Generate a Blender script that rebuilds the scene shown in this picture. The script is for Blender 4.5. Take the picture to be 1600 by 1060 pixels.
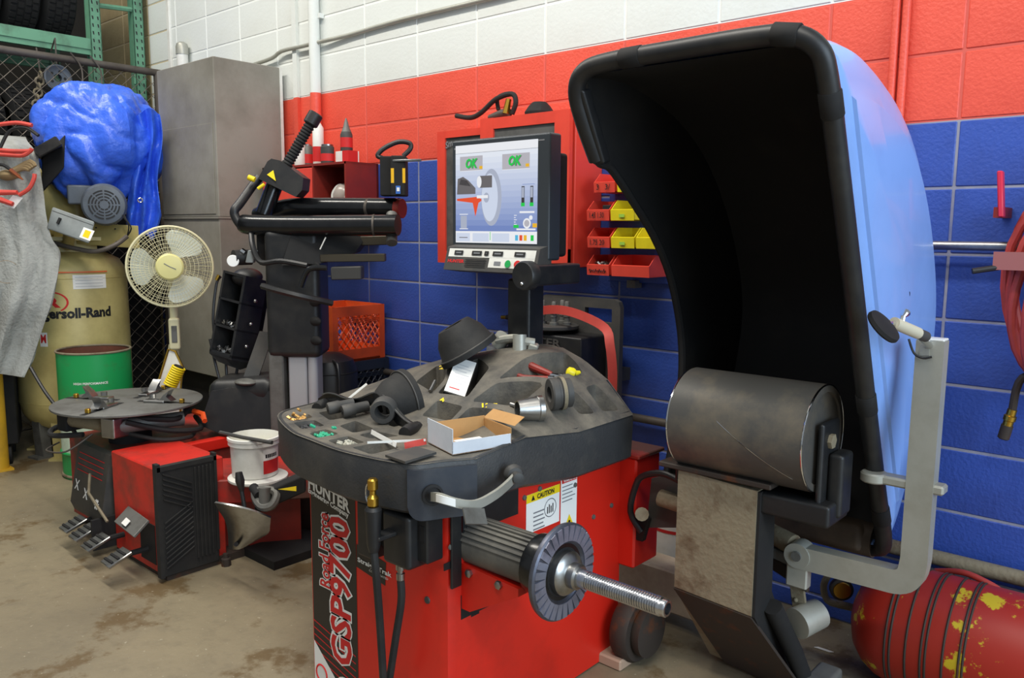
import bpy, bmesh, math, random
from mathutils import Vector, Matrix, Euler, noise
random.seed(7)
V = Vector
sc = bpy.context.scene
COL = sc.collection
for o in list(bpy.data.objects): bpy.data.objects.remove(o)

# ---------------------------------------------------------------- camera
FPX = 1271.957
cam_d = bpy.data.cameras.new('camera'); cam = bpy.data.objects.new('camera', cam_d); COL.objects.link(cam)
cam.location = (3.108274, -2.793969, 1.353028)
cam.rotation_euler = (1.438538, -0.0072044, 0.7255729)
cam_d.sensor_fit = 'HORIZONTAL'; cam_d.sensor_width = 36; cam_d.lens = FPX/1600*36
cam_d.clip_start = .05; cam_d.clip_end = 100
sc.camera = cam
# ---------------------------------------------------------------- light
w = bpy.data.worlds.new('world'); sc.world = w; w.use_nodes = True
w.node_tree.nodes['Background'].inputs[0].default_value = (.86, .93, 1, 1)
w.node_tree.nodes['Background'].inputs[1].default_value = .34
def area(name, loc, target, sx, sy, power, col):
    l = bpy.data.lights.new(name, 'AREA'); l.shape = 'RECTANGLE'; l.size = sx; l.size_y = sy; l.energy = power; l.color = col
    o = bpy.data.objects.new(name, l); COL.objects.link(o); o.location = loc
    o.rotation_euler = (V(target)-V(loc)).to_track_quat('-Z', 'Y').to_euler()
    return o
area('ceiling_lamp', (1.3, -1.9, 4.3), (1.3, -1.9, 0), 2.4, .35, 108, (1, .95, .86))
area('ceiling_lamp', (-1.6, -1.9, 4.3), (-1.6, -1.9, 0), 2.4, .35, 95, (1, .95, .86))
area('ceiling_lamp', (3.6, -3.2, 4.3), (3.6, -3.2, 0), 2.4, .35, 84, (1, .95, .86))
area('garage_door_daylight', (6.8, -2.2, 2.2), (2.0, -.9, .9), 3.4, 3.0, 235, (.68, .84, 1))
sc.view_settings.view_transform = 'Standard'; sc.view_settings.look = 'None'
sc.view_settings.exposure = -0.08; sc.view_settings.gamma = 1; sc.view_settings.use_curve_mapping = False

# ---------------------------------------------------------------- pixel -> place (survey of the photograph)
CM = cam.rotation_euler.to_matrix(); CL = V(cam.location)
def ray(x, y): return CM @ V(((x-800)/FPX, (530-y)/FPX, -1))
def PY(x, y, Y): d = ray(x, y); return CL + d*((Y-CL.y)/d.y)
def PX(x, y, X): d = ray(x, y); return CL + d*((X-CL.x)/d.x)
def PZ(x, y, Z): d = ray(x, y); return CL + d*((Z-CL.z)/d.z)
def PD(x, y, D): return CL + ray(x, y)*D

# ---------------------------------------------------------------- materials
def lin(c):
    return tuple((v/255/12.92 if v/255 <= .04045 else ((v/255+.055)/1.055)**2.4) for v in c)
MATS = {}
def mat(name, rgb, rough=.5, metal=0, dirt=None, amt=.5, scale=6, bump=0, bscale=60, emit=0, spec=.5, lo=.45, hi=.7, trans=0, coat=0):
    if name in MATS: return MATS[name]
    m = bpy.data.materials.new(name); MATS[name] = m; m.use_nodes = True
    nt = m.node_tree; b = nt.nodes['Principled BSDF']
    c = (*lin(rgb), 1)
    b.inputs['Base Color'].default_value = c; b.inputs['Roughness'].default_value = rough; b.inputs['Metallic'].default_value = metal
    b.inputs['Specular IOR Level'].default_value = spec
    if trans: b.inputs['Transmission Weight'].default_value = trans
    if coat: b.inputs['Coat Weight'].default_value = coat
    if emit:
        b.inputs['Emission Color'].default_value = c; b.inputs['Emission Strength'].default_value = emit
        b.inputs['Base Color'].default_value = (0.01, .01, .01, 1)
    if dirt or bump:
        tc = nt.nodes.new('ShaderNodeTexCoord')
    if dirt:
        n = nt.nodes.new('ShaderNodeTexNoise'); n.inputs['Scale'].default_value = scale; n.inputs['Detail'].default_value = 8; n.inputs['Roughness'].default_value = .65
        nt.links.new(tc.outputs['Object'], n.inputs['Vector'])
        r = nt.nodes.new('ShaderNodeMapRange'); r.inputs[1].default_value = lo; r.inputs[2].default_value = hi; r.inputs[4].default_value = amt
        nt.links.new(n.outputs['Fac'], r.inputs[0])
        mx = nt.nodes.new('ShaderNodeMix'); mx.data_type = 'RGBA'
        mx.inputs[6].default_value = c; mx.inputs[7].default_value = (*lin(dirt), 1)
        nt.links.new(r.outputs[0], mx.inputs[0]); nt.links.new(mx.outputs[2], b.inputs['Base Color'])
    if bump:
        n2 = nt.nodes.new('ShaderNodeTexNoise'); n2.inputs['Scale'].default_value = bscale; n2.inputs['Detail'].default_value = 4
        nt.links.new(tc.outputs['Object'], n2.inputs['Vector'])
        bp = nt.nodes.new('ShaderNodeBump'); bp.inputs['Strength'].default_value = bump; bp.inputs['Distance'].default_value = .01
        nt.links.new(n2.outputs['Fac'], bp.inputs['Height']); nt.links.new(bp.outputs['Normal'], b.inputs['Normal'])
    return m
m_white = mat('white_block_paint', (222, 226, 222), .55, bump=.12, dirt=(205, 205, 196), amt=.5, scale=1.4)
m_red_b = mat('red_block_paint', (232, 88, 68), .45, bump=.25, bscale=90, dirt=(180, 45, 34), amt=.35, scale=3)
m_blue_b = mat('blue_block_paint', (54, 84, 170), .42, bump=.25, bscale=90, dirt=(44, 58, 118), amt=.6, scale=2.2)
m_tan_b = mat('tan_block_paint', (176, 160, 122), .7, bump=.2, dirt=(120, 100, 66), amt=.6, scale=2)
m_mw = mat('white_mortar', (234, 237, 233), .6); m_mr = mat('red_mortar', (214, 92, 78), .5)
m_mb = mat('blue_mortar_dusty', (150, 152, 166), .7, dirt=(80, 96, 150), amt=.8, scale=4); m_mt = mat('tan_mortar', (196, 182, 150), .8)
m_dkwall = mat('dark_storage_wall', (46, 42, 36), .9, dirt=(25, 23, 20), scale=2)  # dark tone puts the darkness of the storage area into the wall colour
m_red = mat('red_machine_paint', (212, 38, 24), .36, dirt=(150, 34, 24), amt=.5, scale=5, lo=.5, hi=.8)
m_redd = mat('dusty_red_paint', (186, 40, 30), .55, dirt=(74, 56, 48), amt=.95, scale=5, lo=.36, hi=.6)
m_redc = mat('red_cabinet_paint', (228, 72, 54), .42, dirt=(150, 38, 30), amt=.3, scale=4)
m_redk = mat('dark_red_paint', (134, 38, 28), .5, dirt=(90, 34, 28), amt=.6, scale=6)
m_tray = mat('dusty_black_plastic', (62, 61, 59), .65, dirt=(116, 110, 98), amt=.9, scale=8, lo=.34, hi=.64, bump=.15, bscale=140)
m_skirt = mat('dark_tray_side_plastic', (46, 47, 49), .5, dirt=(78, 75, 70), amt=.6, scale=6, lo=.45, hi=.7, bump=.12, bscale=160)
m_redg = mat('greasy_red_paint', (208, 42, 30), .45, dirt=(104, 52, 42), amt=.75, scale=6, lo=.44, hi=.68)
m_blk = mat('black_plastic', (26, 27, 29), .45, dirt=(54, 52, 48), amt=.5, scale=10)
m_blkg = mat('glossy_black_tube', (17, 18, 20), .22, dirt=(40, 40, 40), amt=.4, scale=8)
m_blkm = mat('matte_black', (20, 20, 21), .8, dirt=(38, 36, 33), amt=.5, scale=12)
m_rub = mat('black_rubber', (27, 27, 27), .75, dirt=(48, 46, 42), amt=.5, scale=14, bump=.1)
m_liner = mat('hood_inner_black', (17, 17, 18), .7, dirt=(42, 38, 33), amt=.6, scale=5, lo=.5, hi=.8)
m_hood = mat('pale_blue_hood', (134, 172, 236), .32, dirt=(104, 140, 206), amt=.35, scale=4, coat=.3)
m_steel = mat('steel', (170, 170, 168), .32, 1, dirt=(96, 92, 86), amt=.5, scale=14)
m_chrome = mat('chrome', (222, 224, 226), .12, 1)
m_alu = mat('cast_aluminium', (172, 172, 162), .42, .35, dirt=(140, 136, 120), amt=.5, scale=7)
m_alur = mat('silver_column', (188, 190, 194), .38, .3)
m_flange = mat('worn_flange_steel', (104, 108, 122), .42, .8, dirt=(66, 62, 60), amt=.6, scale=16)
m_tooth = mat('lightened_tooth_steel', (150, 154, 172), .4, .7, dirt=(96, 94, 98), amt=.5, scale=20)  # lighter copy of the flange steel, groove contrast put into the colour
m_rust = mat('rusty_steel', (132, 122, 100), .75, .1, dirt=(88, 66, 44), amt=.85, scale=9, lo=.5, hi=.68, bump=.3)
m_rustd = mat('dark_rusty_steel', (62, 54, 48), .7, .3, dirt=(112, 62, 28), amt=.8, scale=10, lo=.55, hi=.68)
m_roller = mat('roller_steel', (84, 82, 78), .5, .3, dirt=(118, 108, 92), amt=.75, scale=5, lo=.5, hi=.66)
m_greycab = mat('grey_sheet_metal', (146, 143, 133), .55, .05, dirt=(104, 99, 88), amt=.7, scale=2.5, lo=.4, hi=.7, bump=.05)
m_dkgrey = mat('dark_grey_paint', (62, 62, 61), .6, dirt=(90, 84, 76), amt=.6, scale=8)
m_midgrey = mat('mid_grey_metal', (112, 112, 108), .55, .3, dirt=(72, 68, 62), amt=.7, scale=9)
m_cream = mat('cream_compressor_paint', (198, 184, 122), .45, dirt=(140, 122, 70), amt=.6, scale=4, lo=.45, hi=.75)
m_creamf = mat('cream_fan_plastic', (222, 216, 176), .45)
m_blade = mat('translucent_white_blade', (214, 220, 208), .3)
m_green = mat('green_drum_paint', (28, 158, 84), .42, dirt=(90, 96, 60), amt=.6, scale=7, lo=.55, hi=.75)
m_mint = mat('pale_drum_band', (206, 228, 208), .5, dirt=(160, 170, 150), amt=.6, scale=8)
m_rusti = mat('rusty_drum_inside', (112, 64, 46), .85, dirt=(70, 42, 32), scale=10)
m_tarp = mat('blue_tarp', (54, 100, 222), .36, bump=.5, bscale=38, dirt=(104, 132, 214), amt=.55, scale=4, lo=.5, hi=.75)
m_cloth = mat('grey_fleece', (158, 160, 156), .95, dirt=(108, 104, 94), amt=.8, scale=3.5, bump=.6, bscale=60)
m_motor = mat('grey_motor', (88, 96, 106), .45, dirt=(60, 62, 66), scale=9)
m_elbox = mat('grey_electrical_box', (132, 138, 138), .5, dirt=(98, 100, 98), amt=.6, scale=7)
m_rackg = mat('green_rack_paint', (98, 150, 122), .5, dirt=(66, 84, 68), amt=.7, scale=6)
m_galv = mat('dull_galvanised', (92, 86, 80), .6, .4, dirt=(62, 52, 44), amt=.7, scale=8)
m_wire = mat('chain_link_wire', (128, 120, 110), .6, .3, dirt=(84, 70, 58), amt=.7, scale=12)
m_orange = mat('orange_crate_plastic', (226, 84, 30), .5, dirt=(150, 60, 30), amt=.5, scale=8)
m_navy = mat('dark_navy_plastic', (34, 42, 56), .55)
m_yel = mat('yellow_plastic', (232, 216, 30), .42, dirt=(190, 170, 30), amt=.4, scale=8)
m_redp = mat('red_bin_plastic', (226, 74, 58), .42, dirt=(190, 60, 48), amt=.4, scale=8)
m_hose = mat('red_rubber_hose', (176, 62, 54), .55, dirt=(130, 50, 46), amt=.5, scale=12)
m_strap = mat('red_strap', (206, 72, 62), .6, dirt=(160, 60, 52), amt=.5, scale=9)
m_tankr = mat('worn_red_tank', (166, 40, 26), .45, dirt=(202, 176, 34), amt=1, scale=9, lo=.59, hi=.62)
m_brass = mat('brass', (200, 160, 66), .3, 1)
m_pw = mat('white_plastic', (228, 228, 222), .45, dirt=(188, 184, 172), amt=.5, scale=8)
m_paper = mat('white_print', (240, 240, 236), .7)
m_ink = mat('black_ink', (22, 22, 24), .6); m_inkr = mat('red_ink', (204, 34, 34), .6); m_inkg = mat('grey_ink', (120, 122, 126), .6)
m_inky = mat('yellow_sticker', (242, 212, 22), .5); m_inkb = mat('blue_ink', (54, 110, 196), .5)
m_card = mat('brown_cardboard', (190, 146, 92), .8, dirt=(160, 118, 70), amt=.4, scale=10)
m_cardw = mat('white_cardboard', (212, 218, 226), .7, dirt=(180, 186, 196), amt=.4, scale=9)
m_glass = mat('cabinet_window', (96, 96, 94), .18, dirt=(62, 62, 62), amt=.8, scale=7)
m_tyre = mat('tyre_rubber', (13, 13, 14), .9, dirt=(24, 23, 22), amt=.5, scale=10)
m_pavers = None
m_bollard = mat('yellow_bollard_paint', (206, 160, 40), .5, dirt=(140, 110, 50), amt=.6, scale=5)
m_teal = mat('teal_print', (40, 150, 160), .5)
m_gold = mat('gold_weights', (206, 160, 92), .4, .4); m_dkw = mat('dark_weights', (66, 66, 68), .5, .4)
m_gw = mat('green_weights', (46, 168, 128), .5); m_lw = mat('pale_weights', (176, 174, 160), .45, .2)

# ---------------------------------------------------------------- mesh helpers
def basis(axis):
    a = V(axis).normalized(); t = V((0, 0, 1)) if abs(a.z) < .9 else V((1, 0, 0))
    u = a.cross(t).normalized(); return u, a.cross(u).normalized(), a
def cat(pts, n=6, closed=False):
    pts = [V(p) for p in pts]; out = []; N = len(pts)
    rng = range(N) if closed else range(N-1)
    for i in rng:
        p0 = pts[(i-1) % N] if closed or i > 0 else pts[0]; p1 = pts[i]; p2 = pts[(i+1) % N]
        p3 = pts[(i+2) % N] if closed or i+2 < N else pts[-1]
        for k in range(n):
            t = k/n
            out.append(.5*((2*p1)+(p2-p0)*t+(2*p0-5*p1+4*p2-p3)*t*t+(3*p1-p0-3*p2+p3)*t**3))
    if not closed: out.append(pts[-1])
    return out
class G:
    def __init__(s): s.v = []; s.f = []; s.m = []; s.k = 0; s.wn = False
    def add(s, vs, fs):
        o = len(s.v); s.v += [V(p) for p in vs]; s.f += [tuple(i+o for i in f) for f in fs]; s.m += [s.k]*len(fs); return s
    def mi(s, k): s.k = k; return s
    def abox(s, O, u, v, w, bev=0):
        O, u, v, w = V(O), V(u), V(v), V(w)
        vs = [O, O+u, O+u+v, O+v, O+w, O+u+w, O+u+v+w, O+v+w]
        fs = [(0, 3, 2, 1), (4, 5, 6, 7), (0, 1, 5, 4), (1, 2, 6, 5), (2, 3, 7, 6), (3, 0, 4, 7)]
        if u.cross(v).dot(w) < 0: fs = [f[::-1] for f in fs]
        if bev:
            b = bmesh.new(); bv = [b.verts.new(p) for p in vs]
            for f in fs: b.faces.new([bv[i] for i in f])
            if bev >= .0065: s.wn = True
            bmesh.ops.bevel(b, geom=b.edges[:], offset=bev, segments=(1 if bev < .0065 else 3), affect='EDGES', profile=.5)
            b.verts.index_update(); vs = [x.co.copy() for x in b.verts]; fs = [[x.index for x in f.verts] for f in b.faces]; b.free()
        return s.add(vs, fs)
    def bb(s, x0, x1, y0, y1, z0, z1, bev=0): return s.abox((x0, y0, z0), (x1-x0, 0, 0), (0, y1-y0, 0), (0, 0, z1-z0), bev)
    def box(s, c, size, rot=None, bev=0):
        R = Euler(rot).to_matrix() if rot is not None and not isinstance(rot, Matrix) else (rot or Matrix.Identity(3))
        u, v, w_ = (R @ V((size[0], 0, 0)), R @ V((0, size[1], 0)), R @ V((0, 0, size[2])))
        return s.abox(V(c)-(u+v+w_)/2, u, v, w_, bev)
    def lathe(s, prof, o, axis, n=32, caps=True, a0=0, a1=math.tau):
        u, v, a = basis(axis); o = V(o); full = abs(a1-a0-math.tau) < 1e-6
        nn = n if full else n+1; vs = []; fs = []
        for r, h in prof:
            for i in range(nn):
                t = a0+(a1-a0)*i/n; vs.append(o+a*h+(u*math.cos(t)+v*math.sin(t))*r)
        for j in range(len(prof)-1):
            for i in range(n if full else nn-1):
                i2 = (i+1) % nn; fs.append((j*nn+i, j*nn+i2, (j+1)*nn+i2, (j+1)*nn+i))
        if caps and full:
            fs.append(tuple(range(nn))[::-1]); fs.append(tuple(range((len(prof)-1)*nn, len(prof)*nn)))
        return s.add(vs, fs)
    def cyl(s, p0, p1, r, r1=None, n=20):
        p0, p1 = V(p0), V(p1); L = (p1-p0).length
        return s.lathe([(r, 0), (r if r1 is None else r1, L)], p0, p1-p0, n)
    def tube(s, pts, r, n=8, closed=False, sm=0):
        pts = cat(pts, sm, closed) if sm else [V(p) for p in pts]; N = len(pts); vs = []; fs = []; pu = None
        for i, p in enumerate(pts):
            t = (pts[(i+1) % N]-pts[i-1]) if closed or 0 < i < N-1 else (pts[1]-pts[0] if i == 0 else pts[-1]-pts[-2])
            t.normalize()
            if pu is None: pu = basis(t)[0]
            pu = (pu-t*pu.dot(t)).normalized(); q = t.cross(pu)
            if isinstance(r, (list, tuple)):
                f = i/(N-1)*(len(r)-1); q0 = min(int(f), len(r)-2); rr = r[q0]+(r[q0+1]-r[q0])*(f-q0)
            else: rr = r
            for k in range(n):
                a = math.tau*k/n; vs.append(p+(pu*math.cos(a)+q*math.sin(a))*rr)
        for i in range(N if closed else N-1):
            j = (i+1) % N
            for k in range(n): fs.append((i*n+k, i*n+(k+1) % n, j*n+(k+1) % n, j*n+k))
        if not closed: fs.append(tuple(range(n))[::-1]); fs.append(tuple(range((N-1)*n, N*n)))
        return s.add(vs, fs)
    def prism(s, poly, vec):
        poly = [V(p) for p in poly]; vec = V(vec); n = len(poly)
        nrm = V((0, 0, 0))
        for i in range(n): nrm += poly[i].cross(poly[(i+1) % n])
        if nrm.dot(vec) < 0: poly = poly[::-1]
        vs = poly+[p+vec for p in poly]
        return s.add(vs, [tuple(range(n))[::-1], tuple(range(n, 2*n))]+[(i, (i+1) % n, n+(i+1) % n, n+i) for i in range(n)])
    def quad(s, *p): return s.add(p, [tuple(range(len(p)))])
    def ball(s, c, r, sc_=(1, 1, 1), n=16, m=10):
        vs = []; fs = []
        for j in range(m+1):
            ph = math.pi*j/m
            for i in range(n): t = math.tau*i/n; vs.append(V(c)+V((r*sc_[0]*math.sin(ph)*math.cos(t), r*sc_[1]*math.sin(ph)*math.sin(t), r*sc_[2]*math.cos(ph))))
        for j in range(m):
            for i in range(n): fs.append((j*n+i, (j+1)*n+i, (j+1)*n+(i+1) % n, j*n+(i+1) % n))
        return s.add(vs, fs)
    def torus(s, c, axis, R, r, n=32, k=8):
        u, v, a = basis(axis); c = V(c)
        return s.tube([c+(u*math.cos(math.tau*i/n)+v*math.sin(math.tau*i/n))*R for i in range(n)], r, k, True)
    def grid(s, rows):
        n = len(rows[0]); vs = [p for r in rows for p in r]
        return s.add(vs, [(j*n+i, j*n+i+1, (j+1)*n+i+1, (j+1)*n+i) for j in range(len(rows)-1) for i in range(n-1)])
    def sheet(s, rows, th):   # closed sheet with thickness along its normals
        n = len(rows[0]); m = len(rows); R = [[V(p) for p in r] for r in rows]; B_ = []
        for j in range(m):
            q = []
            for i in range(n):
                a = R[j][min(i+1, n-1)]-R[j][max(i-1, 0)]; b = R[min(j+1, m-1)][i]-R[max(j-1, 0)][i]
                q.append(R[j][i]+a.cross(b).normalized()*th)
            B_.append(q)
        s.grid(R); s.grid([r[::-1] for r in B_])
        ring = [(0, i) for i in range(n)]+[(j, n-1) for j in range(1, m)]+[(m-1, i) for i in range(n-2, -1, -1)]+[(j, 0) for j in range(m-2, 0, -1)]
        vs = [R[j][i] for j, i in ring]+[B_[j][i] for j, i in ring]; N = len(ring)
        return s.add(vs, [(k, N+k, N+(k+1) % N, (k+1) % N) for k in range(N)])

LOC = {}
def rootloc(o):
    while o.parent: o = o.parent
    return LOC.get(o.name, V((0, 0, 0)))
def props(o, label=None, cat_=None, group=None, kind=None):
    if label: o['label'] = label
    if cat_: o['category'] = cat_
    if group: o['group'] = group
    if kind: o['kind'] = kind
    return o
def mesh(name, g, mats, off=V((0, 0, 0)), ang=35):
    me = bpy.data.meshes.new(name); me.from_pydata([tuple(p-off) for p in g.v], [], g.f)
    for m in (mats if isinstance(mats, (list, tuple)) else [mats]): me.materials.append(m)
    me.polygons.foreach_set('material_index', g.m); me.polygons.foreach_set('use_smooth', [True]*len(g.f))
    b = bmesh.new(); b.from_mesh(me); bmesh.ops.recalc_face_normals(b, faces=b.faces[:]); b.to_mesh(me); b.free()
    me.set_sharp_from_angle(angle=math.radians(ang)); me.update()
    return me
def thing(name, label, cat_, loc, group=None):
    o = bpy.data.objects.new(name, None); COL.objects.link(o); o.location = loc; o.empty_display_size = .05
    LOC[o.name] = V(loc); return props(o, label, cat_, group)
def part(name, g, mats, parent, label=None, kind=None, ang=35):
    o = bpy.data.objects.new(name, mesh(name, g, mats, rootloc(parent), ang)); COL.objects.link(o); o.parent = parent
    if g.wn: o.modifiers.new('weighted', 'WEIGHTED_NORMAL').keep_sharp = True
    return props(o, label, None, None, kind)
def single(name, g, mats, label, cat_, group=None, kind=None, ang=35):
    xs = [p.x for p in g.v]; ys = [p.y for p in g.v]; zs = [p.z for p in g.v]
    loc = V(((min(xs)+max(xs))/2, (min(ys)+max(ys))/2, min(zs)))
    o = bpy.data.objects.new(name, mesh(name, g, mats, loc, ang)); COL.objects.link(o); o.location = loc; LOC[o.name] = loc
    return props(o, label, cat_, group, kind)
def copy_tree(o, delta, label=None, parent=None):
    c = o.copy(); COL.objects.link(c)
    if parent is None: c.location = V(o.location)+V(delta); LOC[c.name] = V(c.location)
    else: c.parent = parent
    if label: c['label'] = label
    for ch in list(o.children): copy_tree(ch, delta, None, c)
    return c
def struct(name, g, mats, parent=None):
    o = bpy.data.objects.new(name, mesh(name, g, mats)); COL.objects.link(o)
    if parent: o.parent = parent
    else: o['kind'] = 'structure'
    return o
def textg(g, s, O, xd, yd, h, width=None, bold=0, k=0, ex=.0006, shear=0):
    """flat printed lettering added to g as thin mesh: O lower left, height h, optional total width"""
    cu = bpy.data.curves.new('t', 'FONT'); cu.body = s; cu.size = 1; cu.resolution_u = 2; cu.offset = bold; cu.shear = shear
    ob = bpy.data.objects.new('t', cu); COL.objects.link(ob); bpy.context.view_layer.update()
    me = bpy.data.meshes.new_from_object(ob.evaluated_get(bpy.context.evaluated_depsgraph_get()))
    xs = [v.co.x for v in me.vertices]; ys = [v.co.y for v in me.vertices]
    if xs:
        x0, x1, y0, y1 = min(xs), max(xs), min(ys), max(ys); sy = h/(y1-y0); sx = (width/(x1-x0)) if width else sy
        xd, yd = V(xd).normalized(), V(yd).normalized(); nn = xd.cross(yd)*ex
        g.mi(k).add([V(O)+xd*((v.co.x-x0)*sx)+yd*((v.co.y-y0)*sy)+nn for v in me.vertices], [tuple(p.vertices) for p in me.polygons])
    bpy.data.objects.remove(ob); bpy.data.curves.remove(cu); bpy.data.meshes.remove(me)
    return g
def rect(g, O, xd, yd, x0, x1, y0, y1, k=0, e=.0004):
    xd, yd = V(xd).normalized(), V(yd).normalized(); n = xd.cross(yd)*e; O = V(O)+n
    return g.mi(k).add([O+xd*x0+yd*y0, O+xd*x1+yd*y0, O+xd*x1+yd*y1, O+xd*x0+yd*y1], [(0, 1, 2, 3)])
def disc(g, O, xd, yd, cx, cy, rx, ry, k=0, e=.0004, n=24):
    xd, yd = V(xd).normalized(), V(yd).normalized(); nn = xd.cross(yd)*e; O = V(O)+nn
    return g.mi(k).add([O+xd*(cx+rx*math.cos(math.tau*i/n))+yd*(cy+ry*math.sin(math.tau*i/n)) for i in range(n)], [tuple(range(n))])
XA, YA, ZA = V((1, 0, 0)), V((0, 1, 0)), V((0, 0, 1))
# ================================================================ SETTING
BW, BH, Z0 = .4064, .2032, 10.35*.2032
def floor_mat():
    m = bpy.data.materials.new('stained_concrete'); m.use_nodes = True; nt = m.node_tree; b = nt.nodes['Principled BSDF']
    tc = nt.nodes.new('ShaderNodeTexCoord'); L = nt.links
    def ns(scale, detail=6, rough=.6):
        n = nt.nodes.new('ShaderNodeTexNoise'); n.inputs['Scale'].default_value = scale; n.inputs['Detail'].default_value = detail; n.inputs['Roughness'].default_value = rough
        L.new(tc.outputs['Object'], n.inputs['Vector']); return n
    def ramp(src, a, c, amt):
        r = nt.nodes.new('ShaderNodeMapRange'); r.inputs[1].default_value = a; r.inputs[2].default_value = c; r.inputs[4].default_value = amt
        L.new(src, r.inputs[0]); return r.outputs[0]
    def mix(f, a, c):
        x = nt.nodes.new('ShaderNodeMix'); x.data_type = 'RGBA'; L.new(f, x.inputs[0])
        if isinstance(a, tuple): x.inputs[6].default_value = (*lin(a), 1)
        else: L.new(a, x.inputs[6])
        x.inputs[7].default_value = (*lin(c), 1); return x.outputs[2]
    c = mix(ramp(ns(1.1).outputs['Fac'], .35, .7, 1), (142, 130, 105), (116, 106, 87))
    c = mix(ramp(ns(14, 8, .7).outputs['Fac'], .5, .75, .5), c, (104, 96, 80))
    c = mix(ramp(ns(2.6, 9, .68).outputs['Fac'], .535, .60, .85), c, (98, 78, 48))
    c = mix(ramp(ns(60, 2).outputs['Fac'], .68, .74, .5), c, (190, 182, 160))
    L.new(c, b.inputs['Base Color']); b.inputs['Roughness'].default_value = .5
    bp = nt.nodes.new('ShaderNodeBump'); bp.inputs['Strength'].default_value = .15; bp.inputs['Distance'].default_value = .01
    L.new(ns(40).outputs['Fac'], bp.inputs['Height']); L.new(bp.outputs['Normal'], b.inputs['Normal'])
    return m
m_floor = floor_mat()
struct('floor', G().bb(-6, 8, -7, .02, -.1, 0), m_floor)
# block wall: a mortar body with every block set on it
ROWS = [(Z0+(k+1)*BH, Z0+k*BH) for k in range(4, -1, -1)]+[(Z0-k*BH, max(0, Z0-(k+1)*BH)) for k in range(11)]
XT = -2.53
def band(zt, x):
    if x < XT-.2: return 3
    return 0 if zt > Z0+.01 else (1 if zt > Z0-2*BH+.01 else 2)
g = G(); JX0, JX1 = -9, 8
for (zt, zb) in ROWS:
    for (xa, xb) in ((JX0*BW, XT), (XT, JX1*BW)):
        g.mi(band(zt, (xa+xb)/2)).bb(xa, xb, .003, .2, zb, zt)
wall = struct('wall_back', g, [m_mw, m_mr, m_mb, m_mt])
cache = {}
for (zt, zb) in ROWS:
    for j in range(JX0, JX1):
        xa, xb = j*BW, (j+1)*BW; k = band(zt, xa+BW/2); h = round(zt-zb, 3)
        if h < .03: continue
        key = (k, h)
        if key not in cache:
            gg = G().bb(-BW/2+.004, BW/2-.004, 0, .02, -h/2+.004, h/2-.004, .003)
            cache[key] = mesh('block', gg, [m_white, m_red_b, m_blue_b, m_tan_b][k])
        o = bpy.data.objects.new('block', cache[key]); COL.objects.link(o); o.parent = wall
        o.location = ((xa+xb)/2, random.uniform(-.0006, .0006), (zt+zb)/2)
struct('trim_1', G().bb(XT-.02, XT+.02, -.012, .004, 0, ROWS[0][0], .004), m_pw)
struct('wall_left', G().bb(-4.5, -4.4, -7, .2, 0, 4.2), m_dkwall)

# ================================================================ PIPES ON THE WALL
def pipe(name, pts, r, mats, label, cat_='pipe', sm=0, group=None, n=12):
    return single(name, G().tube(pts, r, n, sm=sm), mats, label, cat_, group)
g = G(); a = PY(491, 60, -.035)
g.tube([(a.x, -.035, Z0), (a.x, -.035, Z0+5*BH)], .03, 20); g.mi(1).tube([(a.x, -.035, 1.2), (a.x, -.035, Z0)], .03, 20)
t = thing('drain_pipe', 'thick vertical pipe painted white above and red below behind the bottles', 'pipe', (a.x, -.035, 1.2))
part('pipe', g, [m_white, m_red_b], t)
part('clamp', G().bb(a.x-.045, a.x+.045, -.03, 0, 2.5, 2.525), m_white, t)
x2 = PY(462, 100, -.012).x
g = G().bb(x2-.02, x2+.02, -.02, 0, Z0, Z0+5*BH); g.mi(1).bb(x2-.02, x2+.02, -.02, 0, 1.3, Z0)
single('cable_channel', g, [m_white, m_red_b], 'slim vertical cable channel between the grey cabinet and thick pipe', 'channel')
pipe('conduit', [PY(x, y, -.03) for x, y in ((396, 101), (425, 91), (440, 80), (470, 73), (498, 66))]+[PY(545, 55, -.016), PY(620, 33, -.016), PY(755, 0, -.016), PY(850, -24, -.016)], .011, m_alu, 'thin grey conduit rising diagonally across the white blocks', 'conduit', 3)
a = PY(284, 66, -.05)
t = thing('capped_pipe', 'short white capped pipe standing above the grey cabinet', 'pipe', (a.x, -.05, 0))
part('pipe', G().cyl((a.x, -.05, 0), (a.x, -.05, a.z-.03), .036, n=24), m_pw, t)
part('cap', G().lathe([(.04, -.05), (.04, 0), (.034, .02), (.015, .032), (.002, .034)], (a.x, -.05, a.z-.03), ZA, 24), m_alu, t)
for i, (px, lab) in enumerate(((1398, 'red painted wall conduit above the hood, the left of two'), (1414, 'red painted wall conduit above the hood, the right of two'))):
    x = PY(px, 60, -.016).x; pipe('wall_conduit', [(x, -.016, 1.25), (x, -.016, Z0+5*BH)], .0125, m_red_b, lab, 'conduit', group='red conduits right of the hood')
a, b = PY(1420, 383, -.05), PY(1600, 385, -.05)
pipe('steel_rail', [(a.x-.25, -.05, a.z), (b.x+.25, -.05, a.z)], .014, m_steel, 'bare steel pipe running behind the red hose coil')
pipe('water_pipe', [(-1.1, -.04, .605), (2.05, -.04, .605)], .017, m_galv, 'long dusty pipe low on the blue wall behind the balancer')
pipe('water_pipe', [(2.1, -.05, .335), (3.25, -.05, .335)], .024, m_rust, 'thick brown pipe low on the wall above the red tank')
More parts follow.
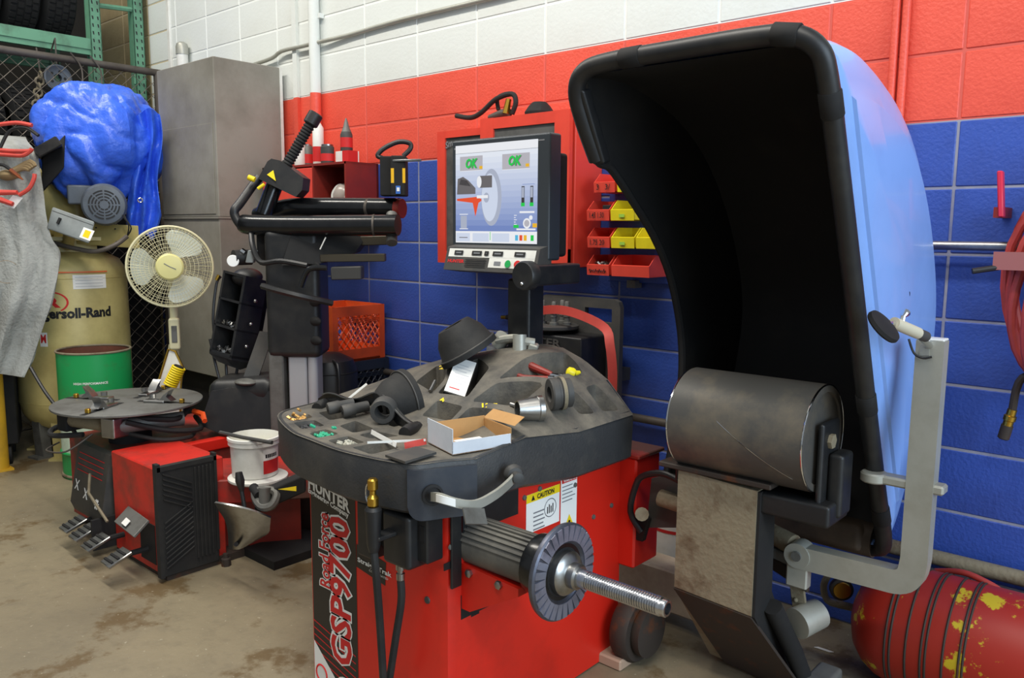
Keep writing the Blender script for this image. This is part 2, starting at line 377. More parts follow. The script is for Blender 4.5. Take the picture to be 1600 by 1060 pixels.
# ================================================================ RIGHT SIDE: hose, tank
t = thing('air_hose', 'coiled red rubber air hose hanging on the blue wall', 'hose', (2.72, -.1, .8))
for i in range(6):
    r_ = .013; pts = []
    cx = 2.74+.012*i; ry = .27+.012*(i % 3); yy = -.05-.022*i
    for k in range(28):
        a = math.tau*k/28; pts.append((cx+(.115+.01*(i % 2))*math.sin(a)+.02*math.sin(2*a+i), yy+.01*math.sin(3*a+i), 1.2+ry*math.cos(a)))
    part('coil', G().tube(pts, r_, 10, True), m_hose, t)
e = PY(1582, 640, -.09); q = PY(1598, 590, -.09)
part('loose_end', G().tube([(2.83, -.09, 1.0), (2.77, -.09, .97), q, e], .011, 10, sm=5), m_rustd, t)
d = (e-q).normalized()
f_ = part('brass_fitting', G().lathe([(.013, 0), (.013, .018), (.017, .02), (.017, .034), (.014, .036), (.014, .05)], e, d, 12), m_brass, t)
part('coupler', G().lathe([(.016, 0), (.016, .04), (.012, .043)], e+d*.05, d, 14), m_rustd, f_)
t = thing('hose_hook', 'pink red wall hook with black lever holding the hose', 'hook', (2.66, 0, 1.25))
part('hook_plate', G().abox(PY(1561, 268, -.1), (.014, 0, 0), (.012, 0, -.13), (0, -.03, 0), .003), mat('magenta_paint', (206, 44, 70), .4), t)
part('arm', G().bb(2.60, 2.66, -.19, -.002, 1.27, 1.30, .004).bb(2.575, 2.60, -.12, -.002, 1.40, 1.43), m_redk, t)
part('strap', G().bb(2.6, 2.9, -.2, -.19, 1.255, 1.305), mat('grey_red_strap', (150, 90, 86), .5), t)
a = PY(1560, 418, -.19); b = PY(1519, 424, -.22)
part('lever', G().tube([a, b], .0085, 10), m_blk, t)

t = thing('red_air_tank', 'worn red and yellow horizontal air tank on the floor under the pipe', 'tank', (2.85, -.26, 0))
R_, L0, L1, cy, cz = .178, 2.315, 3.5, -.26, .182
prof = [(.002, 0), (.06, .006), (.11, .026), (.145, .056), (.168, .095), (R_, .14), (R_, L1-L0-.14), (.168, L1-L0-.095), (.11, L1-L0-.026), (.002, L1-L0)]
part('tank_body', G().lathe(prof, (L0, cy, cz), XA, 48), m_tankr, t)
for x in (2.455, 2.468, 2.51, 2.55, 2.562, 2.605, 2.645, 2.655):
    part('hoop', G().torus((x, cy, cz), XA, R_+.0005, .0035, 48, 6), m_rustd, t)
for x in (2.55, 3.2): part('foot', G().bb(x-.04, x+.04, cy-.12, cy+.12, 0, .03), m_rustd, t)
pipe('tank_hose', [PY(1462, 893, -.14), PY(1505, 895, -.17), PY(1550, 915, -.2), PY(1600, 945, -.22), (2.95, -.2, .33)], .009, m_hose, 'red hose lying along the top of the worn red tank', 'hose', 5)
t = thing('pressure_gauge', 'rusty pressure gauge on a bent pipe left of the red tank', 'gauge', PY(1312, 950, -.2))
c = PY(1313, 918, -.22)
part('dial', G().lathe([(.034, 0), (.036, .004), (.036, .022), (.03, .026)], c, V((.5, -.8, 0)), 24), m_rustd, t)
part('face', G().lathe([(.028, 0), (.026, .003)], c+V((.5, -.8, 0)).normalized()*.026, V((.5, -.8, 0)), 24), m_brass, t)
part('bent_pipe', G().tube([PY(1312, 940, -.2), PY(1310, 945, -.2), PY(1292, 938, -.2), PY(1287, 915, -.2), PY(1296, 895, -.2), PY(1300, 880, -.2)], .011, 10, sm=3), m_rust, t)
part('nipple', G().cyl(PY(1310, 945, -.2), (2.36, -.24, .18), .012), m_rust, t)

# ================================================================ WALL CABINETS, BINS
x0, x1, z0, z1, yf = .355, 1.125, 1.207, 1.822, -.215
t = thing('wall_cabinet', 'red wall cabinet with two glazed sliding doors behind the monitor', 'cabinet', (.74, -.1, z0))
part('body', G().bb(x0, x1, yf+.03, -.002, z0, z1-.03, .003).bb(.62, x1, yf+.03, -.002, z1-.03, z1, .003), m_redc, t)
def door(xa, xb, za, zb, y, bw):
    g = G(); g.bb(xa, xa+bw, y-.0007, y+.0207, za-.0007, zb+.0007).bb(xb-bw, xb, y-.0007, y+.0207, za-.0007, zb+.0007).bb(xa, xb, y, y+.02, za, za+bw).bb(xa+.001, xb-.001, y, y+.02, zb-bw*.6, zb)
    d = part('door', g, m_redc, t); part('glass_pane', G().bb(xa+bw*.6, xb-bw*.6, y+.008, y+.014, za+bw*.6, zb-bw*.6), m_glass, d); return d
door(x0, .70, z0, z1-.03, yf+.012, .05)
d = door(.645, x1, z0, z1, yf-.01, .075)
gt = textg(G(), 'Sm', (.405, yf+.0175, 1.715), V((1, 0, .25)), ZA, .03, bold=.03, ex=.003); part('door_lettering', gt, m_inkg, d)
t = thing('hose_and_valve', 'black looped hose with grey valve on top of wall cabinet', 'hose', (.6, -.12, z1))
cp = [PY(x, y, -.12) for x, y in ((713, 181), (735, 184), (752, 176), (775, 155), (800, 147), (806, 160), (800, 178))]
part('hose_loop', G().tube(cp, .011, 10, sm=5), m_rub, t)
part('hose_tail', G().tube([PY(779, 172, -.1), PY(777, 155, -.1), PY(786, 148, -.1), PY(797, 146, -.11)], .009, 8, sm=4), m_rub, t)
a = PY(790, 172, -.12)
part('valve_body', G().tube([PY(765, 184, -.13), PY(785, 178, -.13), PY(796, 176, -.13)], [.012, .02, .018], 12), m_galv, t)
part('valve_nut', G().cyl(PY(790, 178, -.14), PY(795, 155, -.13), .016, .012, 6), m_brass, t)
a = PY(843, 170, -.12)
single('rubber_dome', G().lathe([(.06, 0), (.062, .02), (.045, .045), (.03, .06), (.005, .062)], (a.x, -.12, z1), ZA, 8).bb(a.x+.05, a.x+.13, -.13, -.11, z1, z1+.01), m_blkm, 'small black rubber dome lying on the wall cabinet by the hood', 'dome')

m_mark = m_ink
def bin_(xc, zc, wd, hh, dp, m, label, text=None, mark=0):
    t = thing('parts_bin', label, 'bin', (xc, -.05-dp/2, zc), 'small parts bins on the wall rack')
    xa, xb, ya, yb = xc-wd/2, xc+wd/2, -.03-dp, -.03
    th = .003; g = G()
    g.bb(xa, xb, ya, yb, zc, zc+th).bb(xa, xb, yb-th, yb, zc, zc+hh)
    for x in (xa, xb-th): g.prism([(x, ya, zc), (x, ya, zc+hh*.55), (x, ya+dp*.28, zc+hh), (x, yb, zc+hh), (x, yb, zc)], (th, 0, 0))
    part('tub', g, m, t)
    part('front_lip', G().prism([(xa, ya-.001, zc), (xa, ya-.006, zc+hh*.52), (xa, ya, zc+hh*.55), (xa, ya+.003, zc)], (wd, 0, 0)), m, t)
    if text: part('marking', textg(G(), text, (xa+.015, ya-.007, zc+.01), XA, ZA, .022, wd*.65, bold=.01), m_ink, t)
    if mark == 1: part('green_mark', G().bb(xc-.012, xc+.012, ya-.0068, ya-.006, zc+.012, zc+.024), mat('faded_green_ink', (150, 196, 70), .6), t)
    if mark == 2: part('scribble', G().tube([(xa+.012+wd*.75*k/22, ya-.0062, zc+.018+.009*math.sin(k*2.3)*(.6+.4*math.sin(k))) for k in range(23)], .0016, 5), m_ink, t)
    return t
rz = [1.503, 1.395, 1.290, 1.182]
bx = 1.235
bin_(bx+.015, rz[0], .098, .075, .13, m_redp, 'red bin in the top row of the wall rack', '3   3/')
bin_(bx+.125, rz[0], .098, .075, .13, m_yel, 'yellow bin in the top row of the wall rack')
bin_(bx-.005, rz[1], .105, .078, .14, m_redp, 'red bin in the second row holding a black part', '1.45 1.50')
bin_(bx+.108, rz[1], .105, .078, .14, m_yel, 'yellow bin alone in the second row of the rack', None, 1)
bin_(bx, rz[2], .105, .078, .14, m_redp, 'red bin in the third row beside two yellow bins', '1.75 20')
bin_(bx+.113, rz[2], .105, .078, .14, m_yel, 'yellow bin in the third row next to the red bin', None, 1)
bin_(bx+.226, rz[2], .105, .078, .14, m_yel, 'yellow bin in the third row half hidden by the hood')
bin_(bx, rz[3], .105, .078, .14, m_redp, 'red bin of bolts at the left end of bottom row', None, 2)
bin_(bx+.15, rz[3], .17, .08, .14, m_redp, 'wide red bin in the bottom row next to the hood')
single('black_part', G().bb(bx+.002, bx+.04, -.155, -.06, rz[1]+.004, rz[1]+.06, .003), m_blkm, 'black square part standing in the second row red bin', 'part')
g = G()
for i in range(14): g.cyl((bx-.035+random.random()*.07, -.05-random.random()*.1, rz[3]+.01), (bx-.035+random.random()*.07, -.05-random.random()*.1, rz[3]+.05), .006, n=6)
single('loose_bolts', g, m_steel, 'heap of small steel bolts in the bottom left red bin', 'bolts', kind='stuff')
t = thing('bin_rack', 'blue louvred wall rack carrying the small parts bins', 'rack', (1.38, -.01, 1.14))
part('rack_panel', G().bb(1.175, 1.6, -.02, -.001, 1.15, 1.61, .003), m_blue_b, t)
for z in rz: part('louvre', G().bb(1.18, 1.6, -.031, -.019, z+.05, z+.066), m_blue_b, t)
part('bracket', G().bb(1.29, 1.33, -.05, -.001, 1.13, 1.16), m_midgrey, t)

# ---- red shelf cabinet with bottles
cx1 = -.31; cx0 = -1.08; yf = PX(540, 255, cx1).y; zt = PX(592, 255, cx1).z
zt = PY(566, 254, yf/2).z
t = thing('parts_cabinet', 'dusty red open parts cabinet carrying bottles behind the changer arm', 'cabinet', ((cx0+cx1)/2, yf/2, 1.28))
part('carcass', G().bb(cx0, cx1, -.015, -.002, 1.28, zt).bb(cx1-.012, cx1, yf, -.002, 1.28, zt).bb(cx0, cx0+.012, yf, -.002, 1.28, zt).bb(cx0, cx1, yf, -.002, zt-.012, zt).bb(cx0, cx1, yf, -.002, 1.28, 1.292), m_redk, t)
part('shelf', G().bb(cx0+.012, cx1-.012, yf+.004, -.015, 1.46, 1.47), m_redk, t)
part('drawer_front', G().bb(cx0+.01, -.60, yf-.006, yf+.01, 1.49, zt-.02, .003), m_redp, t)
part('drawer_front', G().bb(cx0+.01, -.48, yf-.006, yf+.01, 1.30, 1.45, .003), m_redp, t)
part('divider', G().bb(-.60, -.59, yf, -.015, 1.47, zt-.012), m_redk, t)
a = V((-.44, yf/2-.02, 1.47))
t = thing('cable_roll', 'clear wrapped roll of wire in the red parts cabinet', 'roll', a)
part('wrapped_core', G().ball(a+V((0, 0, .062)), .062, (1.0, .9, 1), 16, 10), mat('clear_wrap', (168, 158, 150), .25), t)
for k in range(3): part('wire_loop', G().torus(a+V((-.01+.01*k, -.03, .062)), V((.3*k, -1, .2)), .058-.006*k, .003, 24, 6), m_pw, t)
def bottle(px, name, label, prof, mats, yy, n=20, band=None, capm=None, cap=None):
    a = PY(px, 253, yy); o = V((a.x, yy, zt))
    t = thing(name, label, 'bottle', o, 'bottles on the red parts cabinet')
    part('body', G().lathe(prof, o, ZA, n), mats, t)
    if band: part('label', G().lathe([(band[0], band[1]), (band[0], band[2])], o, ZA, n, False), band[3], t)
    if cap: part('cap', G().lathe(cap, o, ZA, n), capm, t)
    return t
bottle(498, 'tube_bottle', 'tall white and red squeeze bottle on the red cabinet', [(.028, 0), (.03, .005), (.03, .2), (.012, .23)], m_pw, yf*.55, band=(.0305, .02, .1, m_inkr), cap=[(.013, .23), (.013, .262), (.010, .265)], capm=m_pw)
bottle(481, 'spray_can', 'grey and red can left of the tall white bottle', [(.034, 0), (.035, .004), (.035, .1), (.025, .115)], m_midgrey, yf*.4, band=(.0355, .02, .07, m_inkr), cap=[(.02, .115), (.02, .125)], capm=m_steel)
bottle(469, 'white_jar', 'plain white jar at the left end of the bottles', [(.03, 0), (.031, .004), (.031, .11), (.024, .125)], m_pw, yf*.6, cap=[(.025, .125), (.025, .145)], capm=m_pw)
bottle(512, 'grease_tin', 'dark tin with red and white band in front of bottles', [(.034, 0), (.035, .003), (.035, .085), (.03, .09)], m_dkgrey, yf*.8, band=(.0355, .012, .05, m_inkr), cap=[(.031, .09), (.031, .098)], capm=m_steel)
a = PY(545, 253, yf*.55); zb = .06
t = thing('small_carton', 'red and white carton on the right end of red cabinet', 'box', (a.x, yf*.55, zt))
part('carton', G().bb(a.x-.06, a.x+.05, yf*.55-.04, yf*.55+.03, zt, zt+zb, .002), m_pw, t)
part('red_panel', G().bb(a.x-.0, a.x+.051, yf*.55-.0412, yf*.55+.02, zt+.002, zt+zb+.001), m_inkr, t)
t = thing('sealant_bottle', 'dark sealant bottle with grey pointed cap standing on the carton', 'bottle', (a.x-.01, yf*.55, zt+zb))
o = V((a.x-.01, yf*.55-.005, zt+zb))
part('body', G().lathe([(.03, 0), (.032, .004), (.032, .085), (.026, .1)], o, ZA, 16), m_dkgrey, t)
part('nozzle', G().lathe([(.026, .1), (.016, .125), (.01, .15), (.003, .17)], o, ZA, 16), m_midgrey, t)
part('label', G().lathe([(.0325, .02), (.0325, .07)], o, ZA, 16, False), m_inkr, t)

# ---- weight / adapter caddy
t = thing('adapter_caddy', 'grey plastic adapter caddy with bolts hung behind the balancer', 'caddy', (1.13, -.12, .70))
ya = -.16
def pl(x, y): p = PY(x, y, ya); return p
out = [pl(843, 474), pl(848, 463), pl(858, 459), pl(960, 470), pl(972, 476), pl(976, 487), pl(970, 545), pl(964, 625), pl(838, 600)]
h1 = [pl(914, 480), pl(952, 484), pl(956, 489), pl(953, 505), pl(948, 508), pl(916, 504)]
# board split in strips around the handle opening
g = G()
L_, R2 = pl(843, 530).x, pl(968, 530).x; zt_, zb_ = pl(900, 464).z, .70
hx0, hx1, hz0, hz1 = h1[0].x, h1[2].x, h1[3].z, h1[0].z
cor = .03
g.prism([(L_, ya, zb_), (L_, ya, zt_-cor), (L_+cor*.3, ya, zt_-cor*.3), (L_+cor, ya, zt_), (hx0, ya, zt_), (hx0, ya, zb_)], (0, .025, 0))
g.prism([(R2, ya, zb_), (R2, ya, zt_-cor), (R2-cor*.3, ya, zt_-cor*.3), (R2-cor, ya, zt_), (hx1, ya, zt_), (hx1, ya, zb_)], (0, .025, 0))
g.bb(hx0, hx1, ya, ya+.025, hz1, zt_).bb(hx0, hx1, ya, ya+.025, zb_, hz0)
part('back_board', g, m_dkgrey, t)
part('standoff', G().bb(L_+.05, R2-.05, ya+.024, -.002, .75, .8), m_dkgrey, t)
bxr = pl(948, 540).x
g = G().bb(L_-.02, bxr, ya-.17, ya, zb_, .95, .008)
bp = part('front_box', g, m_blk, t)
part('raised_lettering', textg(G(), 'HUNTER', (L_+.0, ya-.171, .905), XA, ZA, .032, .25, bold=.03, ex=.003), m_dkgrey, bp)
pc = V(((L_+bxr)/2-.03, ya-.09, .965))
bpl = part('round_plate', G().lathe([(.10, 0), (.105, .004), (.105, .014), (.098, .018)], pc, ZA, 32), m_dkgrey, t)
for k, (dx, dy) in enumerate(((-.045, -.01), (.01, .05), (.03, -.03), (.06, .015))):
    q = pc+V((dx, dy, .018)); part('stud', G().lathe([(.018, 0), (.018, .01), (.011, .012), (.011, .03), (.014, .032), (.014, .04), (.0105, .042), (.0105, .09), (.008, .094)], q, ZA, 12), m_midgrey, bpl)
sp = [PY(828, 488, -.28), PY(868, 484, -.30), PY(905, 492, -.31), PY(945, 513, -.33), PY(953, 540, -.35), PY(957, 580, -.35), PY(956, 625, -.35)]
sp = cat(sp, 5); rows = []
for i, p in enumerate(sp):
    tt = (sp[min(i+1, len(sp)-1)]-sp[max(i-1, 0)]).normalized(); wv = tt.cross(V((-.55, .83, 0))).normalized()
    if i > len(sp)*.62: wv = V((.8, .6, 0)) if wv.dot(V((.8, .6, 0))) > 0 else V((-.8, -.6, 0))
    rows.append([p-wv*.017, p, p+wv*.017])
single('red_strap', G().sheet(rows, .004), m_strap, 'red webbing strap draped over the grey adapter caddy', 'strap')

t = thing('hose_coupling', 'small brass hose coupling on the wall left of the monitor post', 'coupling', PY(789, 496, -.02))
part('brass_body', G().cyl(PY(784, 496, -.03), PY(792, 496, -.03), .009, n=8), m_brass, t)
part('collar', G().cyl(PY(792, 496, -.03), PY(800, 497, -.03), .011, n=12), m_blkm, t)
part('wall_stub', G().cyl(PY(796, 497, -.03), PY(796, 497, .0), .006, n=8), m_blkm, t)
# ================================================================ GREY CABINET
cx0, cx1, yf, zb, zt, zs = -1.80, -1.14, -.455, .5, 2.28, 1.415
t = thing('sheet_metal_cabinet', 'tall grey sheet metal cabinet against the white wall', 'cabinet', (-1.47, -.23, 0))
part('upper_box', G().bb(cx0, cx1, yf, -.03, zs+.004, zt, .004), m_greycab, t)
part('lower_box', G().bb(cx0, cx1, yf, -.03, zb, zs-.004, .004), m_greycab, t)
part('front_panel', G().bb(cx0+.01, cx1-.03, yf-.004, yf, zs+.02, 1.93, .001), m_greycab, t)
part('ledge', G().bb(cx0-.006, cx1+.006, yf-.008, -.028, zs-.006, zs+.004), m_greycab, t)
part('corner_strip', G().bb(cx1-.004, cx1+.004, -.045, -.028, zb, zt-.002), m_pw, t)
part('plinth', G().bb(cx0+.04, cx1-.04, yf+.05, -.03, 0, zb), m_blkm, t)

# ================================================================ FAN
fc = PY(266, 417, -.80); t = thing('pedestal_fan', 'cream pedestal fan with round wire guard beside the grey cabinet', 'fan', (fc.x, fc.y+.06, 0))
fd = (CL-fc); fd.z = 0; fd.normalize(); fd = (fd+V((-.12, 0, .02))).normalized()
fu = V((-fd.y, fd.x, 0)).normalized()*-1; fv = fd.cross(fu)
if fv.z < 0: fv = -fv
R_ = .208
part('guard_rim', G().torus(fc, fd, R_, .006, 56, 8), m_creamf, t)
g = G()
for k in range(110):
    a = math.tau*k/72; dr = fu*math.cos(a)+fv*math.sin(a); tw = fu*-math.sin(a)+fv*math.cos(a)
    g.tube([fc+dr*.06+fd*.045, fc+dr*.14+fd*.04+tw*.02, fc+dr*R_+tw*.035], .0011, 4)
for rr in (.08, .1, .12, .14, .16, .17, .185, .197): g.torus(fc+fd*(.045 if rr < .16 else .025), fd, rr, .0013, 48, 4)
part('front_guard', g, m_creamf, t, kind='stuff')
g = G()
for k in range(48):
    a = math.tau*k/48; dr = fu*math.cos(a)+fv*math.sin(a)
    g.tube([fc+dr*.06-fd*.075, fc+dr*.155-fd*.065, fc+dr*R_], .0013, 4)
part('rear_guard', g, m_creamf, t, kind='stuff')
cap_ = part('centre_badge', G().lathe([(.066, 0), (.068, .006), (.06, .014), (.03, .018), (.002, .019)], fc+fd*.04, fd, 32), mat('pale_yellow_badge', (226, 220, 150), .4), t)
part('badge_mark', G().tube([fc+fd*.059-fu*.03-fv*.012, fc+fd*.0595+fv*.002, fc+fd*.059+fu*.026+fv*.018], .0022, 5), m_inkg, cap_)
for k in range(3):
    a0 = math.tau*k/3; rows = []
    for j in range(9):
        rr = .045+.147*j/8; wd = (.35+.75*math.sin(min(1, j/6)*1.57))*(1 if j < 7 else (.93 if j == 7 else .72)); row = []
        for i in range(7):
            a = a0+wd*(i/6-.5)*1.15; row.append(fc+(fu*math.cos(a)+fv*math.sin(a))*rr+fd*(-.02+.035*(i/6-.5)))
        rows.append(row)
    part('blade', G().sheet(rows, .003), m_blade, t)
part('hub', G().cyl(fc-fd*.05, fc+fd*.01, .045, n=24), m_creamf, t)
part('motor_housing', G().lathe([(.05, 0), (.075, .03), (.075, .1), (.05, .14), (.02, .15)], fc-fd*.06, -fd, 24), m_creamf, t)
pb = fc-fd*.12
part('neck', G().cyl(pb-V((0, 0, .3)), pb, .02, n=16), m_creamf, t)
cb = part('control_box', G().box(pb+fd*.02-V((0, 0, .36)), (.055, .06, .17), Matrix((fu, fd, fv)).transposed().to_3x3() if False else (0, 0, math.atan2(fd.y, fd.x)+math.pi/2), .012), m_creamf, t)
part('button_strip', G().box(pb+fd*.052-V((0, 0, .36)), (.028, .006, .09), (0, 0, math.atan2(fd.y, fd.x)+math.pi/2), .002), m_midgrey, cb)
part('pole', G().cyl((pb.x, pb.y, .03), (pb.x, pb.y, pb.z-.4), .017, n=16).cyl((pb.x, pb.y, .03), (pb.x, pb.y, .42), .023, n=16), m_creamf, t)
part('base', G().lathe([(.14, 0), (.14, .015), (.12, .03), (.03, .04)], (pb.x, pb.y, 0), ZA, 32), m_creamf, t)
part('power_cord', G().tube([pb+fu*.03-V((0, 0, .42)), pb+fu*.045-V((0, 0, .6)), (pb.x+.06, pb.y-.02, .3), (pb.x+.05, pb.y, .03)], .004, 6, sm=5), m_creamf, t)

# ================================================================ COMPRESSOR
cc = V((-2.14, -.885, 0)); r = .312
t = thing('air_compressor', 'cream upright air compressor with motor on top in the corner', 'compressor', cc)
part('tank', G().lathe([(.03, .14), (.12, .145), (.2, .165), (.26, .2), (.297, .26), (r, .33), (r, .34), (r, 1.06), (.304, 1.11), (.27, 1.17), (.2, 1.205), (.1, 1.22), (.01, 1.222)], cc, ZA, 56), m_cream, t)
for a in (math.radians(-45), math.radians(30), math.radians(150), math.radians(225), math.radians(-78)):
    d_ = V((math.cos(a), math.sin(a), 0)); n_ = V((-d_.y, d_.x, 0))
    part('leg', G().abox(cc+d_*.2-n_*.04, n_*.08, d_*.012+V((0, 0, .24)), d_*.06, .004).abox(cc+d_*.2-n_*.05, n_*.1, d_*.1, V((0, 0, .012))), m_midgrey if a < -1 else m_cream, t)
tv = (CL-cc); tv.z = 0; tv.normalize(); tr = V((-tv.y, tv.x, 0))
def on_tank(px, py, rr=r+.001):      # point of the tank wall seen at a pixel
    d = ray(px, py); o = CL-cc; a = d.x**2+d.y**2; b = 2*(o.x*d.x+o.y*d.y); c = o.x**2+o.y**2-rr*rr
    return CL+d*((-b-math.sqrt(max(0, b*b-4*a*c)))/(2*a))
def wrap(g, rr=r+.0015):             # bend flat print round the tank
    ang0 = math.atan2(tv.y, tv.x)
    g.v = [cc+V((rr*math.cos(ang0+p.x/r), rr*math.sin(ang0+p.x/r), p.z)) for p in g.v]; return g
def arc(px, py):
    p = on_tank(px, py)-cc; a = math.atan2(p.y, p.x)-math.atan2(tv.y, tv.x); return a*r, p.z
xl, zl = arc(68, 505); xr, zr = arc(171, 494)
g = textg(G(), 'Ingersoll-Rand', (xl-.05, 0, zl+.005), XA, ZA, .078, xr-xl+.06, bold=.045)
part('maker_lettering', wrap(g), m_ink, t)
xa, za = arc(78, 473)
g = textg(G(), 'IR', (xa-.045, 0, za-.03), XA, ZA, .058, .10, bold=.06)
cxx, czz = xa-.01, za
for k in range(40):
    a0, a1 = math.tau*k/40, math.tau*(k+1)/40
    if 1.9 < a0 < 5.2: continue
    pa = [(cxx+.01+.085*math.cos(q)*s_, 0, czz+.055*math.sin(q)*s_) for q, s_ in ((a0, 1), (a1, 1), (a1, 1.13), (a0, 1.13))]
    g.add(pa, [(0, 1, 2, 3)])
part('logo', wrap(g), m_inkr, t)
def patch0(x0, x1, z0, z1): return G().grid([[V((x0+(x1-x0)*i/12, 0, z)) for i in range(13)] for z in (z0, z1)])
def patch(x0, x1, z0, z1): 
    g = G(); n = 12
    g.grid([[V((x0+(x1-x0)*i/n, 0, z)) for i in range(n+1)] for z in (z0, z1)]); return wrap(g)
a_, b_ = arc(113, 430), arc(166, 450)
part('instruction_sticker', patch(a_[0], b_[0], b_[1]+.0, a_[1]), m_paper, t)
for k in range(4): part('sticker_line', wrap(patch0(a_[0]+.012, b_[0]-.02, b_[1]+.012+.018*k, b_[1]+.0145+.018*k), r+.0022), mat('faint_print', (176, 178, 180), .6), t)
a2, b2 = arc(90, 426), arc(167, 422)
part('orange_stripe', patch(a2[0], b2[0], a2[1]-.004, a2[1]+.004), mat('orange_ink', (226, 110, 60), .5), t)
a3, b3 = arc(62, 520), arc(75, 542)
part('warning_sticker', patch(a3[0], b3[0], b3[1], a3[1]), m_paper, t); part('warning_print', wrap(textg(G(), 'M', (a3[0]+.005, 0, b3[1]+.02), XA, ZA, .05, .03, bold=.03), r+.0025), m_inkr, t)
part('weld_seam', G().torus(cc+V((0, 0, .335)), ZA, r+.0005, .002, 56, 4), m_cream, t)
part('weld_seam', G().torus(cc+V((0, 0, 1.062)), ZA, r+.0005, .002, 56, 4), m_cream, t)
# deck plate, belt guard, motor, starter
pl0 = PD(145, 372, 4.74)
deck = part('deck_plate', G().abox(PD(82, 345, 4.80), PD(216, 353, 4.62)-PD(82, 345, 4.80), (0, 0, -.128), tv*-.012, .002), m_cream, t)
for q in ((180, 358), (182, 378), (206, 357), (150, 356)): part('deck_bolt', G().ball(PD(q[0], q[1], 4.655), .005, n=8, m=6), m_ink, deck)
part('deck_top', G().box(cc+V((0, 0, 1.29)), (.56, .56, .02), (0, 0, math.atan2(tv.y, tv.x))), m_cream, t)
part('deck_support', G().box(cc+V((0, 0, 1.24)), (.3, .3, .09), (0, 0, math.atan2(tv.y, tv.x))), m_cream, t)
mc = PD(163, 320, 4.55); md = (tv*.95+tr*-.02+V((.1, -.1, -.05))).normalized(); rm = .117
mo = part('motor', G().lathe([(rm*.55, .0), (rm*.9, -.008), (rm, -.03), (rm, -.06), (rm*.93, -.065), (rm*.93, -.26), (rm*.5, -.27)], mc+md*.03, md, 40), m_motor, t)
u_, v_, a_n = basis(md); e = mc+md*.0305
g = G()
for rr in (.2, .34, .48, .62):
    for k in range(8):
        for q in range(4):
            a0 = math.tau*(k+.08)/8+q*.84/4*math.tau/8; a1 = a0+.84/4*math.tau/8
            P_ = lambda a, s_: e+(u_*math.cos(a)+v_*math.sin(a))*rm*s_
            g.add([P_(a0, rr), P_(a1, rr), P_(a1, rr+.07), P_(a0, rr+.07)], [(0, 1, 2, 3)])
part('vent_slots', g, m_ink, mo)
part('terminal_box', G().box(PD(131, 305, 4.66), (.16, .1, .11), (0, 0, math.atan2(tv.y, tv.x)+1.45), .012), m_motor, mo)
part('belt_guard', G().prism([PD(95, 330, 4.86), PD(100, 275, 4.86), PD(120, 262, 4.86), PD(142, 272, 4.86), PD(150, 330, 4.86)], tv*-.1), m_cream, t)
O = PD(73, 357, 4.42); u = PD(139, 381, 4.40)-O; v = PD(148, 347, 4.42)-PD(139, 381, 4.40); w_ = tv*-.13
eb = part('starter_box', G().abox(O, u, v, w_, .006), m_elbox, t)
nb = u.cross(v).normalized(); nb = nb if nb.dot(tv) > 0 else -nb
un, vn = u.normalized(), v.normalized(); vn = (vn-un*vn.dot(un)).normalized()
part('rating_label', rect(rect(G(), O+nb*.0015, un, vn, .19, .255, .015, .075, 0), O+nb*.002, un, vn, .205, .24, .025, .065, 1, .0006), [m_paper, m_inky], eb)
part('switch', G().abox(O+u*.2+v*.35+nb*.012, un*.012, vn*.035, -nb*.014), m_ink, eb)
part('lid_seam', G().abox(O+u*.02+v*.82+nb*.001, u*.96, vn*.003, -nb*.004), m_dkgrey, eb)
part('box_bracket', G().cyl(O+u*.5+w_*.9+v*.3, cc+V((0, 0, 1.25))+tv*.2, .03), m_cream, t)
part('flex_conduit', G().tube([PD(84, 380, 4.55), PD(115, 388, 4.5), PD(150, 393, 4.48), PD(180, 383, 4.5), PD(198, 370, 4.56)], .013, 10, sm=5), m_galv, t)
part('motor_leads', G().tube([PD(198, 370, 4.58), PD(205, 357, 4.56), PD(197, 343, 4.56), PD(194, 335, 4.58)], .004, 6, sm=4).tube([PD(199, 368, 4.58), PD(201, 352, 4.56), PD(190, 335, 4.58)], .004, 6, sm=4), m_blk, t)
part('pump', G().box(cc+V((-.08, .05, 1.5)), (.3, .3, .4), (0, 0, .7), .04).cyl(cc+V((-.08, .05, 1.65)), cc+V((-.08, .05, 1.95)), .12), m_cream, t)
# ================================================================ TARP
tc_ = PD(157, 222, 4.85); g = G(); rows = []; N, Mh = 120, 80
for j in range(Mh+1):
    ph = math.pi*(.02+.84*j/Mh); row = []
    for i in range(N):
        a = math.tau*i/N; d_ = V((math.sin(ph)*math.cos(a), math.sin(ph)*math.sin(a), math.cos(ph)))
        dq = V((d_.x*1.5+.4*noise.noise(d_*2), d_.y*1.5, d_.z*1.0)); rr = 1+.17*noise.noise(d_*1.5+V((3, 1, 2)))-.085*(1-min(1, 3.2*abs(noise.noise(dq+V((1, 5, 0))))))+.03-.035*(1-min(1, 4*abs(noise.noise(dq*2.0+V((4, 2, 7))))))-.02*(1-min(1, 5*abs(noise.noise(dq*4.2))))
        low = max(0, (ph-1.5)/1.1); rr *= 1+.05*low*math.sin(9*a+3*noise.noise(d_*2))
        rr += .03*abs(noise.noise(V((a*5, ph*1.2, 4))))*min(1, j/8)
        sx = tr.dot(d_); p = tc_+V((d_.x*.355, d_.y*.355, d_.z*.37))*rr
        row.append(p)
    row.append(row[0]); rows.append(row)
g.sheet([r_[::-1] for r_ in rows], .004)
t = thing('blue_tarp', 'crumpled blue plastic tarp draped over the compressor pump', 'tarp', (tc_.x, tc_.y, tc_.z-.35))
part('tarp_cover', g, m_tarp, t, ang=60)
rows = []
